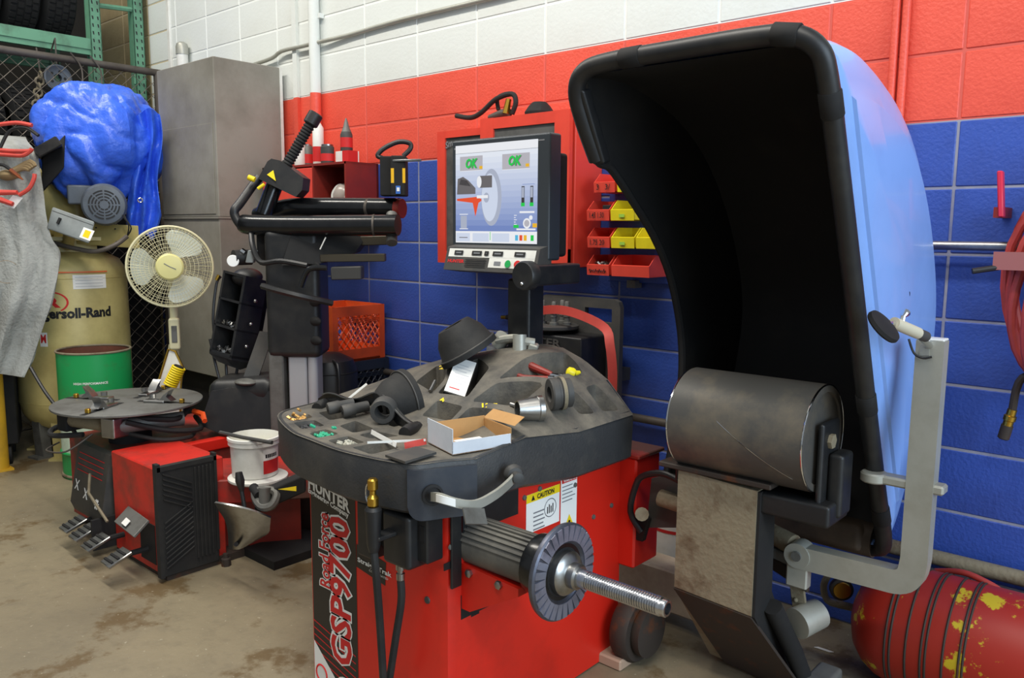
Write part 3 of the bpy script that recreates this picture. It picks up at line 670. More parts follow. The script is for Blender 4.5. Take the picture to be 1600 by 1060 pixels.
for j in range(31):
    f = j/30; row = []
    y = 175+(372-175)*f; xl = 200+8*math.sin(f*5)+ (0 if f < .5 else (f-.5)*12); xr = 249+4*math.sin(f*9)-(0 if f < .8 else (f-.8)*60)
    for i in range(25):
        q = i/24; wv = .035*math.sin(q*15+f*3+2*noise.noise(V((q*3, f*3, 0))))+.025*noise.noise(V((q*7, f*6, 2)))
        row.append(PD(xl+(xr-xl)*q, y+6*math.sin(q*7), 4.72+wv+.06*f))
    rows.append(row)
part('tarp_tail', G().sheet(rows, .004), m_tarp, t, ang=60)
part('grommet', G().torus(PD(219, 313, 4.62), tv, .012, .004, 16, 6), m_chrome, t)
# ================================================================ BLANKET, CABLES, CASE
cd = 4.5
bl = PD(-60, 560, cd)
t = thing('covered_cart', 'dark cart standing under the grey blanket at left edge', 'cart', (PD(-50, 560, 4.7).x, PD(-50, 560, 4.7).y, 0))
q0 = PD(20, 560, 4.6); tq = V((q0.x, q0.y, 0)); zc = PD(20, 232, 4.6).z
part('body', G().abox((tq.x, tq.y, .12), tr*-.55, tv*-.4, (0, 0, zc-.14), .01), m_blkm, t)
for i in range(4):
    pp = tq+tr*-(.06+.43*(i % 2))+tv*-(.06+.28*(i//2)); part('wheel', G().cyl(pp+tr*-.02+V((0, 0, .06)), pp+tr*.02+V((0, 0, .06)), .06), m_rub, t)
edge = [(222, 44), (240, 58), (262, 62), (300, 68), (335, 72), (370, 80), (395, 92), (425, 91), (455, 84), (480, 78), (510, 68), (540, 58), (565, 49), (590, 38)]
rows = []
for j, (y, xr) in enumerate(edge):
    row = []; f = j/(len(edge)-1)
    for i in range(46):
        q = i/45; x = -130+(xr+130)*q; dd = 4.36+.05*math.sin(q*22+f*2)*f+.05*noise.noise(V((q*9, f*4, 1)))+.02*noise.noise(V((q*25, f*12, 1)))
        dd += .12*max(0, q-.88)/.12*(1-f*.5)
        yb = y-12*(1-q) if j < 12 else y-25*(1-q)
        if j == 0: dd += .14
        row.append(PD(x, yb, dd))
    rows.append(row)
rows = [[PD(-130+(40+130)*i/45, 214-12*(1-i/45), 4.85) for i in range(46)]]+rows
R2 = []
cols = [cat([rows[j][i] for j in range(len(rows))], 4) for i in range(46)]
R2 = [[cols[i][j] for i in range(46)] for j in range(len(cols[0]))]
t2 = thing('grey_blanket', 'heavy grey felt blanket hanging over the cart at left edge', 'blanket', PD(20, 580, 4.36))
part('blanket_cloth', G().sheet(R2, .012), m_cloth, t2, ang=70)
part('rust_ring_stain', G().torus(PD(10, 425, 4.335), tv, .06, .0012, 32, 4), mat('brown_stain', (140, 116, 82), .95), t2)
t = thing('jumper_cables', 'red and black jumper cables thrown over the grey blanket', 'cables', PD(20, 240, 4.4))
for pts, m_ in (([(-20, 232), (15, 236), (45, 236), (50, 232)], m_strap), ([(-20, 240), (10, 242), (35, 243), (48, 236)], m_strap), ([(-10, 196), (25, 192), (50, 196)], m_strap), ([(30, 305), (45, 295), (53, 280), (54, 272)], m_strap), ([(-10, 258), (5, 258), (20, 268)], m_blk), ([(0, 232), (15, 205), (40, 200), (60, 212)], m_blk)):
    part('cable', G().tube([PD(x, y, 4.29) for x, y in pts], .011 if m_ is m_strap else .009, 8, sm=5), m_, t)
for pts, m_ in (([(0, 301), (27, 301)], m_strap), ([(0, 312), (20, 319)], m_strap)):
    part('clamp_grip', G().tube([PD(x, y, 4.28) for x, y in pts], [.015, .012], 8), m_, t)
part('copper_jaw', G().tube([PD(17, 266, 4.28), PD(28, 275, 4.27), PD(36, 281, 4.27)], [.012, .009, .003], 6), mat('copper', (190, 110, 74), .35, .9), t)
part('paper_tag', G().abox(PD(6, 322, 4.30), PD(22, 326, 4.30)-PD(6, 322, 4.30), PD(20, 305, 4.3)-PD(6, 322, 4.30), tv*-.004), m_paper, t)
t = thing('work_gloves', 'tan leather glove lying under the jumper cable clamps', 'glove', PD(20, 285, 4.4))
part('palm', G().ball(PD(15, 274, 4.36), .07, (1.1, .8, .42)), mat('tan_leather', (150, 128, 92), .9), t)
for k in range(4): part('finger', G().tube([PD(20+4*k, 268-2*k, 4.33), PD(36+4*k, 262-3*k, 4.33), PD(46+3*k, 266-2*k, 4.33)], [.018, .016, .01], 8, sm=2), MATS['tan_leather'], t)
O = PD(62, 246, 4.4); u = PD(98, 226, 4.4)-O; v = PD(51, 232, 4.4)-O
t = thing('black_case', 'open black plastic case propped between the blanket and blue tarp', 'case', PD(80, 300, 4.5))
part('lid', G().abox(O, u, v, tv*-.22, .006), m_blk, t)
part('base', G().abox(PD(64, 300, 4.5), PD(100, 262, 4.5)-PD(64, 300, 4.5), PD(66, 248, 4.5)-PD(64, 300, 4.5), tv*-.2, .006), m_blkm, t)

# ================================================================ DRUM, BOLLARD
dc = V((-1.545, -1.005, 0)); rd = .185
t = thing('green_drum', 'green and white steel oil drum with open rusty top', 'drum', dc)
part('shell', G().mi(0).lathe([(rd, .42), (rd, .69)], dc, ZA, 40, False).mi(1).lathe([(rd, .14), (rd, .42)], dc, ZA, 40, False).mi(0).lathe([(rd, 0), (rd, .14)], dc, ZA, 40, False), [m_green, m_mint], t)
part('hoop', G().torus(dc+V((0, 0, .14)), ZA, rd, .009, 40, 8), m_green, t)
part('hoop', G().torus(dc+V((0, 0, .015)), ZA, rd, .008, 40, 8), m_rust, t)
part('rolled_rim', G().torus(dc+V((0, 0, .69)), ZA, rd, .006, 40, 8), m_rust, t)
part('inside', G().lathe([(rd-.003, .69), (rd-.003, .03), (.001, .03)], dc, ZA, 40, False), m_rusti, t)
ang0 = math.atan2((CL-dc).y, (CL-dc).x)
def wrapd(g): g.v = [dc+V(((rd+.001)*math.cos(ang0+p.x/rd), (rd+.001)*math.sin(ang0+p.x/rd), p.z)) for p in g.v]; return g
g = textg(G(), 'HIGH PERFORMANCE', (-.11, 0, .525), XA, ZA, .013, .17, bold=.02)
part('printed_lettering', wrapd(g), m_paper, t)
a = PZ(-4, 735, 0)
t = thing('yellow_bollard', 'yellow painted steel bollard cut off by the left edge', 'bollard', (a.x, a.y, 0))
part('post', G().lathe([(.06, 0), (.06, .58), (.05, .62), (.02, .64)], (a.x, a.y, 0), ZA, 28), m_bollard, t)
part('base_plate', G().box((a.x, a.y, .006), (.13, .13, .012)), m_bollard, t)

# ================================================================ FENCE
fx, fy0, fy1, fz0, fz1 = -2.66, -.01, -2.3, .04, 2.43
t = thing('chain_link_fence', 'rusty chain link fence behind the compressor', 'fence', (fx, -1.1, 0))
part('top_rail', G().cyl((fx, fy0, fz1), (fx, fy1, fz1), .024, n=16), m_galv, t)
part('bottom_wire', G().cyl((fx, fy0, .05), (fx, fy1, .05), .004, n=6), m_galv, t)
for y in (-.04, -1.45, -2.28): part('post', G().cyl((fx+.002, y, 0), (fx+.002, y, fz1), .028, n=16), m_galv, t)
g = G(); dmd = .042; nw = int((fy0-fy1)/dmd)
for k in range(nw):
    y = fy0-.03-k*dmd; pts = []; n = int((fz1+.03-fz0)/dmd)
    for j in range(n+1): pts.append((fx+.004*(1 if j % 2 else -1), y-(dmd if (j+k) % 2 else 0), fz0+j*dmd))
    g.tube(pts, .0029, 4)
part('wire_mesh', g, m_wire, t, kind='stuff')
for y in (-.5, -.62): part('tie_wire', G().tube([(fx+.03, y, fz1+.04), (fx+.04, y+.06, fz1-.05), (fx+.06, y+.05, fz1-.2)], .005, 6, sm=4), m_galv, t)

# ================================================================ RACK WITH TYRES
t = thing('pallet_rack', 'green steel pallet rack holding tyres behind the fence', 'rack', (-3.1, -.6, 0))
def post(x, y):
    p = part('upright', G().bb(x-.04, x+.04, y-.035, y-.029, 0, 3.6).bb(x-.04, x+.04, y+.029, y+.035, 0, 3.6).bb(x+.034, x+.04, y-.035, y+.035, 0, 3.6), m_rackg, t)
    g = G()
    for k in range(36):
        z = 1.75+.05*k
        for dy in (-.017, .017): g.add([V((x+.0405, y+dy-.006+.004, z)), V((x+.0405, y+dy+.006-.0, z)), V((x+.0405, y+dy+.004, z+.022)), V((x+.0405, y+dy-.006, z+.022))], [(0, 1, 2, 3)])
    part('slot_holes', g, m_ink, p, kind='stuff')
ya, yb = PX(150, 50, -2.82).y, PX(241, 50, -2.82).y-.11
post(-2.86, ya); post(-2.86, yb); post(-3.6, ya); post(-3.6, -2.3); post(-2.86, -2.3)
zz = PX(200, 18, -2.84).z
part('brace', G().tube([(-2.84, ya, PX(158, 10, -2.84).z), (-2.84, yb, PX(234, 25, -2.84).z+.02)], .017, 6), m_rackg, t)
part('brace', G().tube([(-2.84, yb, PX(234, 42, -2.84).z), (-2.84, PX(213, 132, -2.84).y, PX(213, 132, -2.84).z)], .015, 6), m_rackg, t)
LV = [PX(75, 62, -2.84).z, 1.62, .72]
for z in LV:
    for x in (-2.86, -3.6): 
        part('beam', G().bb(x-.02, x+.02, -2.3, ya, z-.055, z+.02).bb(x+.02, x+.03, -2.3, ya, z-.02, z+.05), m_rackg, t)
def make_tyre(o, R=.335, w_=.205):
    t = thing('tyre', 'x', 'tyre', o, 'tyres stored on the green rack')
    c = V(o)+V((0, 0, R)); h = w_/2
    prof = [(R*.62, -h*.62), (R*.72, -h*.95), (R*.86, -h), (R*.955, -h*.86), (R*.975, -h*.75), (R*.985, 0), (R*.975, h*.75), (R*.955, h*.86), (R*.86, h), (R*.72, h*.95), (R*.62, h*.62), (R*.6, 0), (R*.62, -h*.62)]
    part('carcass', G().lathe(prof, c, YA, 48, False), m_tyre, t)
    g = G()
    for k in range(44):
        for q in range(4):
            a = math.tau*(k+.5*(q % 2))/44; d_ = V((math.cos(a), 0, math.sin(a))); n_ = V((-math.sin(a), 0, math.cos(a)))
            y0 = -h*.8+q*h*.41; g.abox(c+d_*(R*.965)-n_*.016+V((0, y0, 0)), n_*.03, V((0, h*.33, 0)), d_*R*.035)
    part('tread_blocks', g, m_tyre, t, kind='stuff')
    return t
ty0 = make_tyre((-3.21, ya-.17, LV[0]+.03))
ty0['label'] = 'black tyre on the top rack level, nearest the green upright'
nm = ['second', 'third', 'fourth']
for i in range(1, 4): copy_tree(ty0, (0, -.225*i, 0), '%s black tyre from the green upright on the top rack level' % nm[i-1])
for i in range(4): copy_tree(ty0, (0, -.24*i, LV[1]-LV[0]), '%s dark tyre added on the middle rack level behind the fence' % ['first', 'second', 'third', 'fourth'][i])  # tyres added to fill the darkness seen through the fence
for i in range(3): copy_tree(ty0, (0, -.24*i, LV[2]-LV[0]), '%s dark tyre added on the lowest rack level behind the compressor' % ['first', 'second', 'third'][i])  # lowest row added for the dark area too
c = PX(90, 122, -2.75)
t = thing('hub_disc', 'grey wheel hub disc with bolt holes hanging behind the fence', 'disc', c)
part('disc', G().lathe([(.025, -.03), (.05, -.03), (.07, -.02), (.085, 0), (.085, .012), (.076, .014), (.06, .006), (.025, .006), (.025, -.03)], c, XA, 32, False), m_motor, t)
for k in range(5): part('bolt_hole', G().cyl(c+V((.0, .043*math.cos(k*1.257), .043*math.sin(k*1.257))), c+V((.008, .043*math.cos(k*1.257), .043*math.sin(k*1.257))), .009, n=10), m_ink, t)
part('hanger', G().tube([c+V((0, 0, .09)), c+V((0, 0, .25)), (-2.83, c.y, 2.5)], .005, 6), m_galv, t)
t = thing('steel_chain', 'rusty brown chain hanging behind the fence beside the disc', 'chain', PX(60, 190, -2.75))
for k in range(11):
    p = PX(63-1.2*k, 118+9*k, -2.76); part('link', G().torus(p, XA if k % 2 else YA, .024, .007, 14, 6), m_rust, t)
part('hanger', G().tube([PX(63, 114, -2.76), (-2.8, PX(63, 114, -2.76).y, 2.5)], .005, 6), m_galv, t)

t = thing('dark_filler', 'added black locker standing behind the fence below the tarp', 'filler', (-2.755, -.46, 0))  # added black box, stands in for the darkness behind the fence
part('filler_body', G().bb(-2.81, -2.705, -.92, -.08, 0, 1.8, .004), m_blkm, t)
for y in (-.91, -.495): part('filler_panel', G().bb(-2.704, -2.700, y, y+.405, .06, 1.76), m_blkm, t)
# ================================================================ CRATES, AIR TANK
def crate(name, label, x0, x1, y0, y1, z0, z1, m):
    t = thing(name, label, 'crate', ((x0+x1)/2, (y0+y1)/2, z0), 'stacked milk crates'); H = z1-z0
    part('base', G().bb(x0, x1, y0, y1, z0, z0+.012), m, t)
    for (ax, p0, p1, c) in (('x', x0, x1, y0), ('x', x0, x1, y1-.012), ('y', y0, y1, x0), ('y', y0, y1, x1-.012)):
        def bar(u0, u1, h0, h1):
            return (u0, u1, c, c+.012, z0+h0, z0+h1) if ax == 'x' else (c, c+.012, u0, u1, z0+h0, z0+h1)
        e_ = .0006 if ax == 'x' else .0012
        def inf(b): return (b[0]-e_, b[1]+e_, b[2]-e_, b[3]+e_, b[4]+.0005, b[5]-.0005)
        g = G(); g.bb(*bar(p0+.03, p1-.03, 0, H*.22)).bb(*bar(p0+.03, p1-.03, H*.82, H)).bb(*inf(bar(p0, p0+.03, 0, H))).bb(*inf(bar(p1-.03, p1, 0, H)))
        for k in range(3): g.bb(*bar(p0+.03, p1-.03, H*(.70+.03*k), H*(.712+.03*k)))
        part('side_frame', g, m, t)
        L = p1-p0-.06; n = 7; g = G()
        P_ = (lambda u, h: V((u, c+.006, z0+h))) if ax == 'x' else (lambda u, h: V((c+.006, u, z0+h)))
        for k in range(-3, n):
            for s_ in (0, 1):
                a, b = k/n, k/n+.5
                a_, b_ = max(a, 0), min(b, 1)
                if b_ <= a_: continue
                ha = H*.22+(a_-a)/.5*H*.6; hb = H*.22+(b_-a)/.5*H*.6
                ua, ub = (a_, b_) if s_ == 0 else (1-a_, 1-b_)
                g.tube([P_(p0+.03+L*ua, ha), P_(p0+.03+L*ub, hb)], .004, 4)
        part('lattice', g, m, t)
    return t
kx1 = PY(567, 485, -.17).x
zc0 = PY(568, 565, -.2).z; zc1 = PY(567, 484, -.2).z
crate('milk_crate', 'orange plastic milk crate stacked on the dark blue crate', kx1-.33, kx1, -.36, -.03, zc0, zc0+.285, m_orange)
crate('milk_crate', 'dark blue milk crate under the orange one', kx1-.325, kx1+.02, -.365, -.02, zc0-.285, zc0, m_navy)
crate('milk_crate', 'black bottom milk crate of the stack mostly hidden', kx1-.33, kx1+.01, -.36, -.03, zc0-.285*2, zc0-.285, m_blk)
if zc0-.57 > .02: single('crate_stand', G().bb(kx1-.33, kx1, -.36, -.03, 0, zc0-.57, .004), m_blkm, 'low black block under the milk crates', 'stand')
a = PY(515, 560, -.5); 
t = thing('portable_air_tank', 'black portable air tank beside the changer column', 'tank', (a.x, -.5, 0))
zt = PY(515, 552, -.5).z
part('shell', G().lathe([(.02, 0), (.11, .02), (.13, .06), (.13, zt-.08), (.11, zt-.03), (.05, zt), (.005, zt+.002)], (a.x, -.5, 0), ZA, 32), m_blk, t)
part('hose', G().tube([(a.x+.1, -.55, zt-.02), (a.x+.15, -.56, zt-.06), (a.x+.15, -.56, zt-.3), (a.x+.13, -.56, .2)], .008, 8, sm=4), m_blk, t)
part('seam', G().torus((a.x, -.5, zt-.085), ZA, .1305, .003, 32, 6), m_blkm, t)

# ================================================================ LEANING LAMP
t = thing('work_light', 'flat work light frame with yellow coil leaning behind the turntable', 'light', PD(265, 600, 4.2))
D_ = 4.15
fr = [PD(247, 598, D_), PD(263, 546, D_), PD(274, 549, D_), PD(286, 575, D_), PD(283, 600, D_), PD(281, 660, D_), PD(240, 655, D_)]
part('panel', G().prism(fr, tv*-.015), m_pw, t)
part('frame', G().tube([p+tv*.004 for p in fr], .006, 6, True), m_brass, t)
for k in range(9):
    p = PD(279-1.6*k, 575+3.3*k, D_-.06); part('coil_turn', G().torus(p, PD(268, 600, D_)-PD(280, 574, D_), .03, .0055, 18, 6), m_inky, t)
part('coil_core', G().tube([PD(280, 572, D_-.06), PD(265, 606, D_-.06)], .024, 10), m_ink, t)
part('stand', G().bb(PD(262, 650, D_).x-.06, PD(262, 650, D_).x+.06, PD(262, 650, D_).y-.05, PD(262, 650, D_).y+.05, 0, PD(262, 652, D_).z), m_blkm, t)

# ================================================================ TYRE CHANGER
TC = thing('tyre_changer', 'red tyre changer with round turntable, black swing arms and silver column', 'tyre changer', (-.4, -1.1, 0))
bx0, bx1, by0, by1, bz = -.86, -.22, -1.40, -.70, .405
body = part('body', G().bb(bx0, bx1, by0, by1, .03, bz, .004), m_redd, TC)
part('top_ridge', G().bb(bx1-.03, bx1+.012, by0-.01, by1, bz-.03, bz+.022, .006), m_red, body)
part('skid', G().bb(bx0+.03, bx1-.03, by0+.03, by1, 0, .03), m_blkm, body)
# pedal cover (dark, sloping) with its pictograms
cv = [(-.58, -1.40, .41), (-.58, -1.425, .405), (-.58, -1.475, .145), (-.58, -1.46, .105), (-.58, -1.40, .11)]
cov = part('pedal_cover', G().prism([V(p)+V((-.1, 0, 0)) for p in cv], (.33, 0, 0)), m_dkgrey, TC)
sd = (V((0, -1.475, .145))-V((0, -1.425, .405))).normalized(); O = V((-.68, -1.4755, .145)); up = -sd; nn = XA.cross(up)
g = G()
for k, cx in enumerate((.05, .15, .27)):
    c = O+XA*cx+up*(.085-.02*k)+nn*.001
    if k < 2:
        for s_ in (1, -1): g.abox(c-(XA*.018+up*.022*s_)-XA*.004, XA*.008, XA*.036+up*.044*s_, nn*.001)
    else:
        for q in range(3):
            a = q*math.pi/3; dd = XA*math.cos(a)+up*math.sin(a); pe = XA*-math.sin(a)+up*math.cos(a); g.abox(c-dd*.022-pe*.006, dd*.044, pe*.012, nn*.001)
part('pictograms', g, m_paper, cov)
g = G()
for k in range(4): g.abox(O+XA*(.03)+up*(.15+.025*k)+nn*.0005, XA*.26, up*.003, nn*.001)
part('red_lines', g, m_inkr, cov)
part('rod', G().tube([V((-.47, -1.465, .31)), V((-.40, -1.50, .25)), V((-.25, -1.49, .16))], .006, 6), m_rust, TC)
# front box with rubber side pad
fb = part('front_box', G().bb(-.30, .115, -1.44, -1.17, .02, .44, .005), m_redg, TC)
part('dark_opening', G().bb(-.06, .07, -1.442, -1.43, .05, .21), m_blkm, fb)
part('flap', G().abox((-.15, -1.445, .24), (.22, -.02, 0), (0, -.06, -.05), (0, .008, -.008), .002), m_midgrey, fb)
part('flap_mark', G().abox((-.07, -1.487, .221), (.05, -.006, 0), (0, -.02, -.0165), (0, -.002, .001)), m_paper, fb)
part('plinth', G().bb(-.32, .13, -1.43, -1.1, 0, .03), m_rustd, fb)
px0 = .118; ry0, ry1, rz0, rz1 = -1.455, -1.215, .02, .47
pad = part('rubber_pad', G().abox((px0, ry0, rz0), (.022, 0, 0), (0, ry1-ry0, 0), (0, 0, rz1-rz0-.02), .004), m_rub, TC)
part('pad_edge', G().bb(px0-.002, px0+.027, ry0-.004, ry0+.012, rz0, rz1).bb(px0-.002, px0+.027, ry1-.012, ry1, rz0+.05, rz1+.0).bb(px0, px0+.027, ry0, ry1, rz1-.03, rz1-.012), m_rub, pad)
rib = None
for k in range(10):
    for s_ in (0, 1):
        z = rz0+.03+.02*k+(.215 if s_ else 0); 
        dz = .06 if s_ == 0 else -.06
        O_ = V((px0+.02, ry0+.02, z+(.0 if s_ == 0 else .06)))
        g = G().abox(O_, (.009, 0, 0), (0, .115, dz), (0, 0, .008), .002)
        if O_.z+dz > rz1-.04 or O_.z > rz1-.04: continue
        part('rib', g, m_rub, pad)
for k in range(5): part('rib', G().bb(px0+.02, px0+.029, ry0+.145+.016*k, ry0+.153+.016*k, rz0+.04, rz1-.04, .002), m_rub, pad)
part('foot_bolt', G().lathe([(.02, 0), (.02, .03), (.012, .034), (.012, .05)], (.16, -1.2, 0), ZA, 8), m_rustd, TC)
# pedals
for k, (x, y) in enumerate(((-.50, -1.53), (-.37, -1.54), (-.22, -1.55), (.0, -1.56))):
    p = part('pedal', G().abox((x-.04, y-.045, .075), (.08, 0, 0), (0, .09, .035), (0, -.004, .012), .003), m_steel, TC)
    part('pedal_arm', G().tube([(x, y+.03, .1), (x, y+.12, .1), (x, -1.42, .09)], .012, 8), m_blkm, p)
    for q in range(3): part('grip_bar', G().abox((x-.035, y-.035+.024*q, .092+.009*q), (.07, 0, 0), (0, .008, .003), (0, -.001, .006)), m_blkm, p)
part('pedal_guard', G().bb(-.32, -.305, -1.53, -1.41, .03, .16), m_blkm, TC)
# turntable
tz = .585; tcx = V((-.555, -1.25, tz)); rt = .312
part('drive_shaft', G().cyl((tcx.x, tcx.y, bz), (tcx.x, tcx.y, tz-.03), .09, n=24), m_blkm, TC)
tt = part('turntable', G().lathe([(.06, -.012), (rt-.004, -.012), (rt, -.009), (rt, -.002), (rt-.003, 0), (.02, 0)], tcx, ZA, 64), m_midgrey, TC)
angs = [math.radians(q) for q in (-58, 32, 122, 212)]
for q in angs:
    d_ = V((math.cos(q), math.sin(q), 0)); n_ = V((-d_.y, d_.x, 0))
    part('slot', G().abox(tcx+d_*.05-n_*.012+V((0, 0, .0003)), d_*(rt-.055), n_*.024, V((0, 0, .001))), m_ink, tt)
    j = part('jaw_slide', G().abox(tcx+d_*.09-n_*.03, d_*.1, n_*.045, V((0, 0, .012)), .003), m_steel, TC)
    part('jaw', G().prism([tcx+d_*.165-n_*.024+V((0, 0, .01)), tcx+d_*.225-n_*.024+V((0, 0, .01)), tcx+d_*.2-n_*.024+V((0, 0, .03)), tcx+d_*.215-n_*.024+V((0, 0, .058)), tcx+d_*.185-n_*.024+V((0, 0, .035))], n_*.04), m_steel, j)
    part('jaw_pin', G().cyl(tcx+d_*.12+V((0, 0, .018)), tcx+d_*.12+V((0, 0, .035)), .014, n=10), m_steel, j)
    part('clamp_foot', G().abox(tcx+d_*.255-n_*.014, d_*.018, n_*.02, V((0, 0, .02)), .003), m_brass, j)
part('cylinder_body', G().cyl(tcx+V((-.1, -.2, -.07)), tcx+V((.14, -.12, -.07)), .032, n=16), m_rust, TC)
part('cylinder_body', G().cyl(tcx+V((.17, -.12, -.07)), tcx+V((.22, .14, -.07)), .032, n=16), m_midgrey, TC)
part('cylinder_head', G().box(tcx+V((.16, -.13, -.07)), (.08, .08, .09), (0, 0, .3), .008), m_steel, TC)
part('valve_block', G().box(tcx+V((-.13, -.2, -.08)), (.07, .09, .08), (0, 0, .2), .01), m_blkm, TC)
for k, pts in enumerate(([(.2, -.1, -.05), (.27, .05, -.1), (.26, .2, -.12), (.1, .26, -.1)], [(.1, -.16, -.04), (.22, 0, -.05), (.25, .1, -.06), (.15, .2, -.05)], [(-.15, -.18, -.09), (-.2, -.25, -.12), (-.12, -.28, -.13), (0, -.2, -.12)], [(.15, -.1, -.1), (.28, .0, -.13), (.3, .12, -.14), (.2, .2, -.15)])):
    part('air_line', G().tube([tcx+V(p) for p in pts], .012 if k < 3 else .009, 8, sm=5), m_rub, TC)
part('orange_hose_tail', G().tube([tcx+V((.2, .2, -.05)), tcx+V((.25, .22, -.06)), tcx+V((.3, .2, -.08))], .012, 6), m_orange, TC)
part('loose_air_line', G().tube([PD(48, 575, 3.9), PD(70, 612, 3.8), PD(95, 645, 3.7), PD(118, 678, 3.62), tcx+V((-.16, -.2, -.08))], .008, 8, sm=5), m_blk, TC)
part('loose_wire', G().tube([tcx+V((.1, -.2, -.1)), tcx+V((.08, -.3, -.16)), tcx+V((-.06, -.33, -.175)), tcx+V((-.14, -.25, -.17))], .004, 6, sm=5), m_galv, TC)
# side beam, bead breaker
b0, b1 = PZ(330, 752, .345), PZ(500, 742, .345); bd = (b1-b0); bn = V((bd.y, -bd.x, 0)).normalized(); bn = bn if bn.y > 0 else -bn
part('support_beam', G().abox(b0-V((0, 0, .1)), bd, bn*.34, V((0, 0, .1)), .005), m_redd, TC)
part('beam_web', G().abox(b0-V((0, 0, .32))+bn*.1, bd*.8, bn*.02, V((0, 0, .24))), m_redk, TC)
part('beam_foot', G().bb(b0.x+.02, b1.x, b0.y+.12, b0.y+.42, 0, .035), m_blkm, TC)
bl_out = [[(335, 786), (352, 789), (372, 793), (398, 800), (423, 810)], [(343, 800), (358, 803), (377, 808), (400, 815), (422, 822)], [(352, 815), (366, 820), (383, 826), (402, 831), (420, 833)], [(356, 835), (366, 840), (380, 845), (395, 845), (408, 841)], [(357, 857), (364, 859), (374, 859), (383, 855), (392, 850)]]
rows = [[PD(x, y, 3.02-.10*math.sin(i/4*math.pi)*.5+.03*j) for i, (x, y) in enumerate(r_)] for j, r_ in enumerate(bl_out)]
cols = [cat([rows[j][i] for j in range(5)], 3) for i in range(5)]; rows = [cat([cols[i][j] for i in range(5)], 3) for j in range(len(cols[0]))]
bb_ = part('bead_breaker_blade', G().sheet(rows, .008), m_steel, TC)
part('pivot_nut', G().cyl(PD(369, 851, 3.09), PD(369, 851, 3.04), .009, n=8), m_blkm, bb_)
part('breaker_arm', G().abox(PD(398, 805, 3.06), PD(478, 770, 3.02)-PD(398, 805, 3.06), (0, 0, .07), bn*.07, .008), m_blkm, TC)
part('arm_clevis', G().tube([PD(398, 772, 3.08), PD(415, 765, 3.06), PD(432, 772, 3.04), PD(425, 790, 3.02), PD(408, 792, 3.03)], .016, 8, True, sm=4).cyl(PD(414, 790, 3.04), PD(414, 762, 3.04), .022, n=14), m_midgrey, TC)
part('clevis_pin', G().cyl(PD(396, 762, 3.1), PD(405, 775, 3.05), .018, n=12), m_blkm, TC)
g = G(); O = PD(434, 765, 2.99); g.add([O, PD(463, 768, 2.98), PD(463, 760, 2.98)], [(0, 1, 2)])
part('warning_triangle', g, m_inky, TC)
part('lever', G().tube([PD(382, 793, 3.0), PD(378, 770, 3.0), PD(374, 750, 3.0)], .008, 8).tube([PD(378, 768, 3.0), PD(375, 752, 3.0), PD(373, 738, 3.0)], [.008, .017, .012], 10, sm=3), m_blk, TC)
# column
yc = -.80; xa, xb = PY(449, 600, yc).x, PY(500, 600, yc-.0).x
colz0, colz1 = .30, 1.32
ax = V((.748, .663, 0)); ay = V((-.663, .748, 0))     # column is turned towards the turntable
cb = PD(470, 600, 3.62); cb.z = 0
def col(u0, u1, w0, w1, z0, z1, bev=0): return G().abox(cb+ax*u0+ay*w0+V((0, 0, z0)), ax*(u1-u0), ay*(w1-w0), V((0, 0, z1-z0)), bev)
part('column_base', col(-.2, .12, -.02, .18, .0, .42, .01), m_dkgrey, TC)
part('column', col(-.055, .028, 0, .12, .4, 1.3, .01), m_alur, TC)
part('column', col(.03, .075, -.004, .12, .4, 1.3, .018), m_alur, TC)
part('cover_rail', col(-.135, -.07, -.02, .1, .43, 1.02, .006), m_midgrey, TC)
part('rail_foot', G().prism([cb+ax*-.2+V((0, 0, .34)), cb+ax*-.14+V((0, 0, .46)), cb+ax*-.06+V((0, 0, .46)), cb+ax*-.06+V((0, 0, .34))], ay*.1), m_midgrey, TC)
sl = part('column_sleeve', col(-.14, .10, -.03, .17, .79, 1.35, .03), m_blk, TC)
for z in (.87, .955, 1.04, 1.2): part('sleeve_recess', G().ball(cb+ax*.075+ay*-.026+V((0, 0, z)), .05, (.9, .35, .42), 16, 8), m_blkm, sl)
# arms
a1, a2 = PD(392, 349, 3.7), PD(626, 351, 3.45)
def armtube(pts, r_, name='swing_arm'): return part(name, G().tube(pts, r_, 20, sm=4), m_blkg, TC)
A = armtube([PD(383, 350, 3.62), PD(400, 352, 3.58), PD(470, 353, 3.5), PD(622, 352, 3.4)], .044)
part('weld_band', G().tube([PD(583, 352, 3.42), PD(586, 352, 3.42)], .0452, 20), m_galv, A)
B_ = armtube([PD(405, 338, 3.9), PD(425, 331, 3.85), PD(455, 325, 3.8), PD(500, 324, 3.75), PD(624, 325, 3.62)], .044)
part('end_cap', G().cyl(PD(620, 326, 3.62), PD(629, 326, 3.61), .043, n=20), m_redk, B_)
part('weld_band', G().tube([PD(576, 325, 3.67), PD(580, 325, 3.665)], .0452, 20), m_galv, B_)
part('pivot_bolt', G().cyl(PD(612, 380, 3.42), PD(612, 335, 3.5), .024, n=14), m_midgrey, TC)
hb = PD(612, 278, 3.55); hz = math.atan2(.663, .748)
mh = part('mount_head', G().abox(PD(594, 306, 3.55), ax*.052, ay*.09, (0, 0, .17), .004).abox(PD(611, 306, 3.5), ax*.062, ay*.1, (0, 0, .17), .004), m_blkm, TC)
part('yellow_label', G().abox(PD(611, 286, 3.493), ax*.013, ay*-.001, (0, 0, .062)), mat('amber_sticker', (240, 186, 24), .5), mh)
part('yellow_label', G().abox(PD(629, 286, 3.493), ax*.012, ay*-.001, (0, 0, .062)), mat('amber_sticker', (240, 186, 24), .5), mh)
part('blue_label', G().abox(PD(618.5, 303, 3.492), ax*.02, ay*-.001, (0, 0, .034)), m_inkb, mh)
